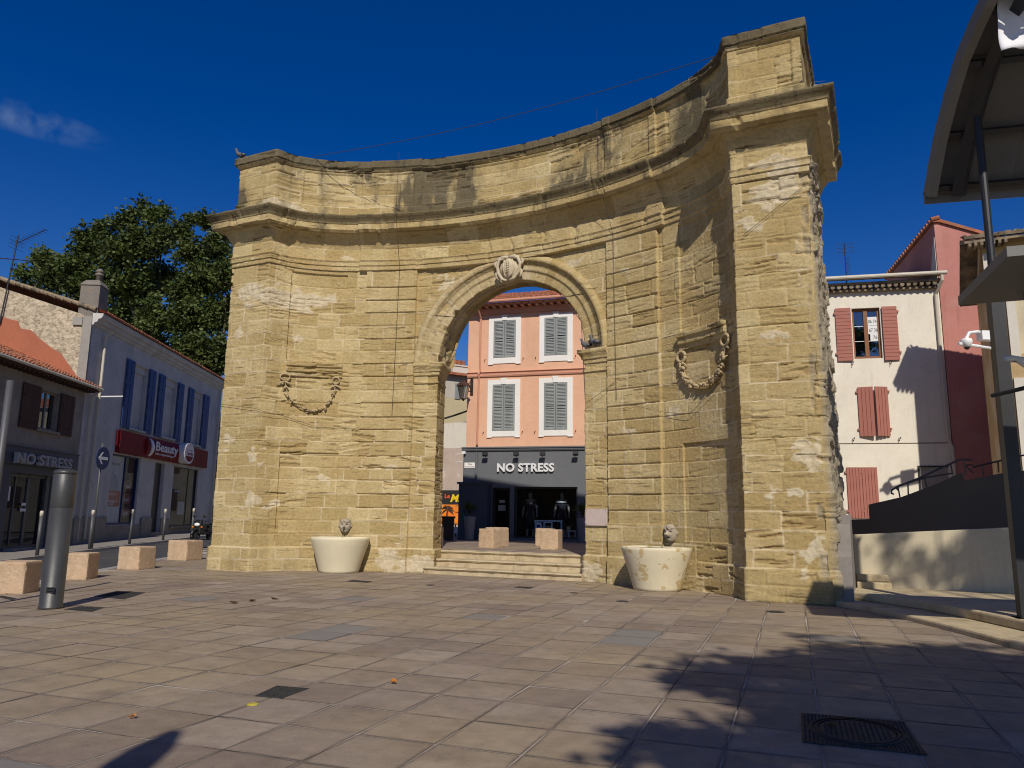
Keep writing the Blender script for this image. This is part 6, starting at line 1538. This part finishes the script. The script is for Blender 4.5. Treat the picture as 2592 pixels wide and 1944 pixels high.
# lamp post beside the viewer (its shadow crosses the lower left slabs)
lx, ly = -2.0, -.22
t = thing('lamp_post', 'slim lamp post casting a shadow over the lower left slabs', 'lamp post', (lx, ly, 0))
mb = MB(); mb.tube([(lx, ly, 0), (lx, ly, 4.0)], [.07, .05], 12); mb.build('pole', M['post_grey'], t, smooth=True)
mb = MB(); mb.lathe([(.05, 3.9), (.12, 4.0), (.16, 4.25), (.14, 4.55), (.06, 4.86), (.001, 4.9)], (lx, ly, 0), 16); mb.build('lamp_head', M['post_grey'], t, smooth=True)

# ---------------------------------------------------------------- scooter half hidden by the left pier
q = G(436, 1168, .10); sc_ = frame((q[0] - .12, q[1]), R(-14))
t = thing('scooter', 'black scooter with a headlight peeking out behind the left edge of the gateway', 'scooter', sc_(0, 0, .1))
def wheel(w):
    mb = MB(); mb.tube([sc_(0, w + .27 * math.cos(a), .37 + .27 * math.sin(a)) for a in [2 * math.pi * k / 20 for k in range(21)]], .07, 8); o = mb.build('wheel', M['black'], t, smooth=True)
    mb = MB(); mb.tube([sc_(-.05, w, .37), sc_(.05, w, .37)], .14, 12); mb.build('hub', M['metal_grey'], o)
wheel(.35); wheel(-.85)
mb = MB()
for z_, wd, w0 in ((.0, 0, 0),): pass
mb.hexa([sc_(-.20, .28, .42), sc_(.20, .28, .42), sc_(.24, -.05, .42), sc_(-.24, -.05, .42), sc_(-.17, .24, 1.02), sc_(.17, .24, 1.02), sc_(.18, .05, 1.02), sc_(-.18, .05, 1.02)])
mb.hexa([sc_(-.20, -.05, .38), sc_(.20, -.05, .38), sc_(.20, -.5, .38), sc_(-.20, -.5, .38), sc_(-.20, -.05, .46), sc_(.20, -.05, .46), sc_(.20, -.5, .46), sc_(-.20, -.5, .46)])
mb.hexa([sc_(-.19, -.45, .46), sc_(.19, -.45, .46), sc_(.14, -1.15, .55), sc_(-.14, -1.15, .55), sc_(-.16, -.45, .85), sc_(.16, -.45, .85), sc_(.12, -1.15, .88), sc_(-.12, -1.15, .88)])
mb.build('body', M['black'], t, bevel=.04)
mb = MB(); mb.hexa([sc_(-.15, -.42, .851), sc_(.15, -.42, .851), sc_(.12, -1.1, .881), sc_(-.12, -1.1, .881), sc_(-.14, -.45, .93), sc_(.14, -.45, .93), sc_(.11, -1.08, .95), sc_(-.11, -1.08, .95)]); mb.build('seat', M['dark_cloth'], t, bevel=.03)
mb = MB(); mb.ball(sc_(0, .27, .86), (.14, .06, .085), 12, 8); mb.build('headlight', M['white_paint'], t, smooth=True)
for a in (-.24, .24):
    mb = MB(); mb.ball(sc_(a, .24, .74), (.05, .05, .04), 8, 6); mb.build('indicator', M['orange_print'], t, smooth=True)
    mb = MB(); mb.tube([sc_(a * .6, .15, 1.02), sc_(a * 1.1, .12, 1.20)], .012, 6); mb.ball(sc_(a * 1.15, .12, 1.26), (.09, .03, .07), 10, 6); mb.build('mirror', M['black'], t, smooth=True)
mb = MB(); mb.tube([sc_(-.34, .02, 1.0), sc_(-.12, .12, 1.05), sc_(.12, .12, 1.05), sc_(.34, .02, 1.0)], .022, 7); mb.build('handlebar', M['black'], t, smooth=True)

# ---------------------------------------------------------------- pigeons
def pigeon(p, ang, lab, s=1.0, grp='pigeons on the gateway'):
    t = thing('pigeon', lab, 'pigeon', p, grp)
    f = frame(p[:2], ang); z = p[2]
    mb = MB(); pts = [((-.17, .07), .012), ((-.10, .085), .035), ((-.04, .10), .062), ((.03, .125), .068), ((.075, .16), .048), ((.09, .205), .032), ((.10, .24), .034), ((.115, .262), .026), ((.135, .262), .006)]
    mb.tube([f(a * s, 0, z + b * s) for (a, b), _ in pts], [r_ * s for _, r_ in pts], 10); mb.tube([f(-.08 * s, 0, z + .09 * s), f(-.24 * s, 0, z + .055 * s)], [.03 * s, .035 * s], 6)
    mb.tube([f(.0, .02 * s, z + .07 * s), f(.01 * s, .02 * s, z)], .007 * s, 5); mb.tube([f(.0, -.02 * s, z + .07 * s), f(.01 * s, -.02 * s, z)], .007 * s, 5)
    mb.build('body', M['pigeon'], t, smooth=True)
    mb = MB(); mb.tube([f(.132 * s, 0, z + .262 * s), f(.16 * s, 0, z + .252 * s)], [.008 * s, .002 * s], 5); mb.build('beak', M['dark_metal'], t)
    for w in (-1, 1): mb = MB(); mb.ball(f(-.05 * s, w * .055 * s, z + .115 * s), (.10 * s, .02 * s, .045 * s), 8, 6); mb.build('wing', M['dark_metal'], t, smooth=True)
pigeon(on_wall(2.16, 5.545, .06), R(190), 'smaller pigeon at the outer edge of the right impost')
pigeon(on_wall(2.45, 5.545, .07), R(160), 'bigger pigeon next to the curved moulding on the right impost', 1.25)
pigeon(gw(-7.50, -.05, 11.46), R(200), 'lone pigeon on the top left corner of the gateway', 1.1)
# dry grass on the broken right top
for u_, v_, z_, lab, h in ((7.75, -.1, 9.70, 'wisp of dry grass at the outer corner of the cornice', .42), (7.62, .05, 9.72, 'wisp of dry grass beside the attic on the right cornice', .55)):
    p = gw(u_, v_, z_); mb = MB(); rg = random.Random(int(u_ * 100))
    for k in range(7):
        a = rg.uniform(-.5, 1.2); l = h * rg.uniform(.5, 1); mb.tube([p, (p[0] + .25 * l * math.cos(a), p[1], p[2] + l * .8), (p[0] + .8 * l * math.cos(a), p[1] + .1 * a, p[2] + l * .85)], [.006, .005, .002], 4)
    tag(mb.build('dry_grass', M['straw'], loc=p), lab, 'grass tuft', 'dry grass tufts on the cornice')
# ---------------------------------------------------------------- cables
def cable(pts, lab, r_=.005):
    mb = MB(); mb.tube(pts, r_, 5); tag(mb.build('cable', M['wire'], loc=pts[0]), lab, 'cable', 'cables strung across the gateway')
def wpath(seq, off=.11, n=6):
    out = []
    for (a, za), (b, zb) in zip(seq[:-1], seq[1:]):
        for k in range(n): t_ = k / n; u_ = a + (b - a) * t_; out.append(on_wall(u_, za + (zb - za) * t_, off) if abs(u_) < 6 else gw(u_, -off, za + (zb - za) * t_))
    u_, z_ = seq[-1]; out.append(on_wall(u_, z_, off) if abs(u_) < 6 else gw(u_, -off, z_)); return out
A_, B_ = Vector(gw(-5.5, .75, 11.5)), Vector(gw(6.0, .1, 11.2))
cable([A_.lerp(B_, i / 16) + Vector((0, 0, -.25 * math.sin(math.pi * i / 16))) for i in range(17)], 'long cable stretched across the open top of the gateway', .008)
cable(wpath([(-3.2, 11.4), (-3.22, 9.6)], .75) + wpath([(-3.25, 8.3), (-3.3, 4.1)], .14), 'cable hanging straight down over the left pilaster')
cable(wpath([(2.95, 11.4), (2.98, 9.6)], .75) + wpath([(3.0, 8.3), (3.05, 4.2)], .14), 'cable hanging straight down over the right pilaster')
cable(wpath([(-7.5, 4.36), (-6.2, 4.18), (-5.2, 3.78), (-4.3, 3.75), (-3.3, 4.1)], .06), 'slack cable from the left end of the gateway to the left pilaster')
cable(wpath([(3.05, 4.2), (4.1, 3.85), (4.9, 3.7), (5.6, 4.2), (5.95, 4.6)], .08), 'slack cable below the thick garland')
cable(wpath([(6.3, 7.05), (7.5, 7.9)], .05), 'short dark cable slanting up the right pier')
cable(wpath([(2.2, 4.2), (3.0, 4.65)], .12, 4), 'short cable from the right jamb to the right pilaster')
cable([gw(2.0 * math.cos(a), 2.45, 5.55 + 2.0 * math.sin(a)) for a in [R(175 - 80 * k / 10) for k in range(11)]], 'cable following the underside of the arch on its left', .012)
cable([gw(-2.4, 2.2, 6.9), gw(-1.2, 2.5, 6.72), gw(0, 2.6, 6.70), gw(1.1, 2.5, 7.0), gw(2.2, 2.25, 7.0)], 'slack cable across the upper part of the arch opening', .008)
cable([gw(.3, 2.6, 7.55), gw(1.3, 2.5, 7.2), gw(2.0, 2.35, 6.3), gw(2.15, 2.2, 4.3)], 'cable curving down the right side of the arch opening', .008)

# ---------------------------------------------------------------- light, sky, camera
tv = Vector((TX, 1, 0)).normalized(); td = Vector((tv.x * math.cos(SUN_EL), tv.y * math.cos(SUN_EL), -math.sin(SUN_EL)))
sun = bpy.data.lights.new('sun', 'SUN'); sun.energy = 3.6; sun.angle = R(.65); sun.color = (1.0, .93, .82)
so = bpy.data.objects.new('sun', sun); COL.objects.link(so); so.rotation_euler = td.to_track_quat('-Z', 'Y').to_euler(); so.location = (0, -20, 30)
w = bpy.data.worlds.new('World'); SC.world = w; w.use_nodes = True
n_, l_ = w.node_tree.nodes, w.node_tree.links
wt = NT(w)
bg = n_['Background']
sky = n_.new('ShaderNodeTexSky'); sky.sky_type = 'NISHITA'; sky.sun_disc = False; sky.sun_elevation = SUN_EL
sd_ = -td; sky.sun_rotation = math.atan2(sd_.x, sd_.y)
sky.altitude = 300; sky.air_density = 1.0; sky.dust_density = .25; sky.ozone_density = 3.5
hsv = n_.new('ShaderNodeHueSaturation'); hsv.inputs['Hue'].default_value = .521; hsv.inputs['Saturation'].default_value = 1.42; hsv.inputs['Value'].default_value = .92
l_.new(sky.outputs[0], hsv.inputs['Color'])
# one thin wisp of cloud
cd = ray(70, 262).normalized(); right = ray(170, 292).normalized() - cd; right = (right - cd * right.dot(cd)).normalized(); upv = right.cross(cd) if right.cross(cd).z > 0 else -right.cross(cd)
tc = n_.new('ShaderNodeTexCoord')
def dot(v):
    q = n_.new('ShaderNodeVectorMath'); q.operation = 'DOT_PRODUCT'; l_.new(tc.outputs['Generated'], q.inputs[0]); q.inputs[1].default_value = tuple(v); return q.outputs['Value']
x_, y_ = dot(right), dot(upv)
e2 = wt.math('ADD', wt.math('POWER', wt.math('DIVIDE', x_, .075), 2), wt.math('POWER', wt.math('DIVIDE', y_, .017), 2))
cn = n_.new('ShaderNodeTexNoise'); cn.inputs['Scale'].default_value = 42; cn.inputs['Detail'].default_value = 6; l_.new(tc.outputs['Generated'], cn.inputs['Vector'])
mk_ = wt.math('MULTIPLY', wt.ramp(e2, 0, 1.2, 1, 0), wt.ramp(cn.outputs[0], .38, .72))
mk_ = wt.math('MULTIPLY', mk_, wt.ramp(dot(cd), .8, .9))
colr = wt.mix(wt.math('MULTIPLY', mk_, .26), hsv.outputs[0], (3.4, 4.7, 6.2))
l_.new(colr, bg.inputs['Color']); bg.inputs['Strength'].default_value = .07
cam = bpy.data.cameras.new('camera'); co = bpy.data.objects.new('camera', cam); COL.objects.link(co); SC.camera = co
cam.sensor_width = 36; cam.lens = _f / 2212 * 36; cam.clip_end = 2000; cam.clip_start = .05
from mathutils import Matrix
co.matrix_world = Matrix(((_RR.x, _UU.x, -_F.x, 0), (_RR.y, _UU.y, -_F.y, 0), (_RR.z, _UU.z, -_F.z, CH), (0, 0, 0, 1)))
SC.cycles.filter_width = 1.1
SC.view_settings.view_transform = 'Standard'; SC.view_settings.look = 'None'; SC.view_settings.exposure = 0.15; SC.view_settings.gamma = 1.0
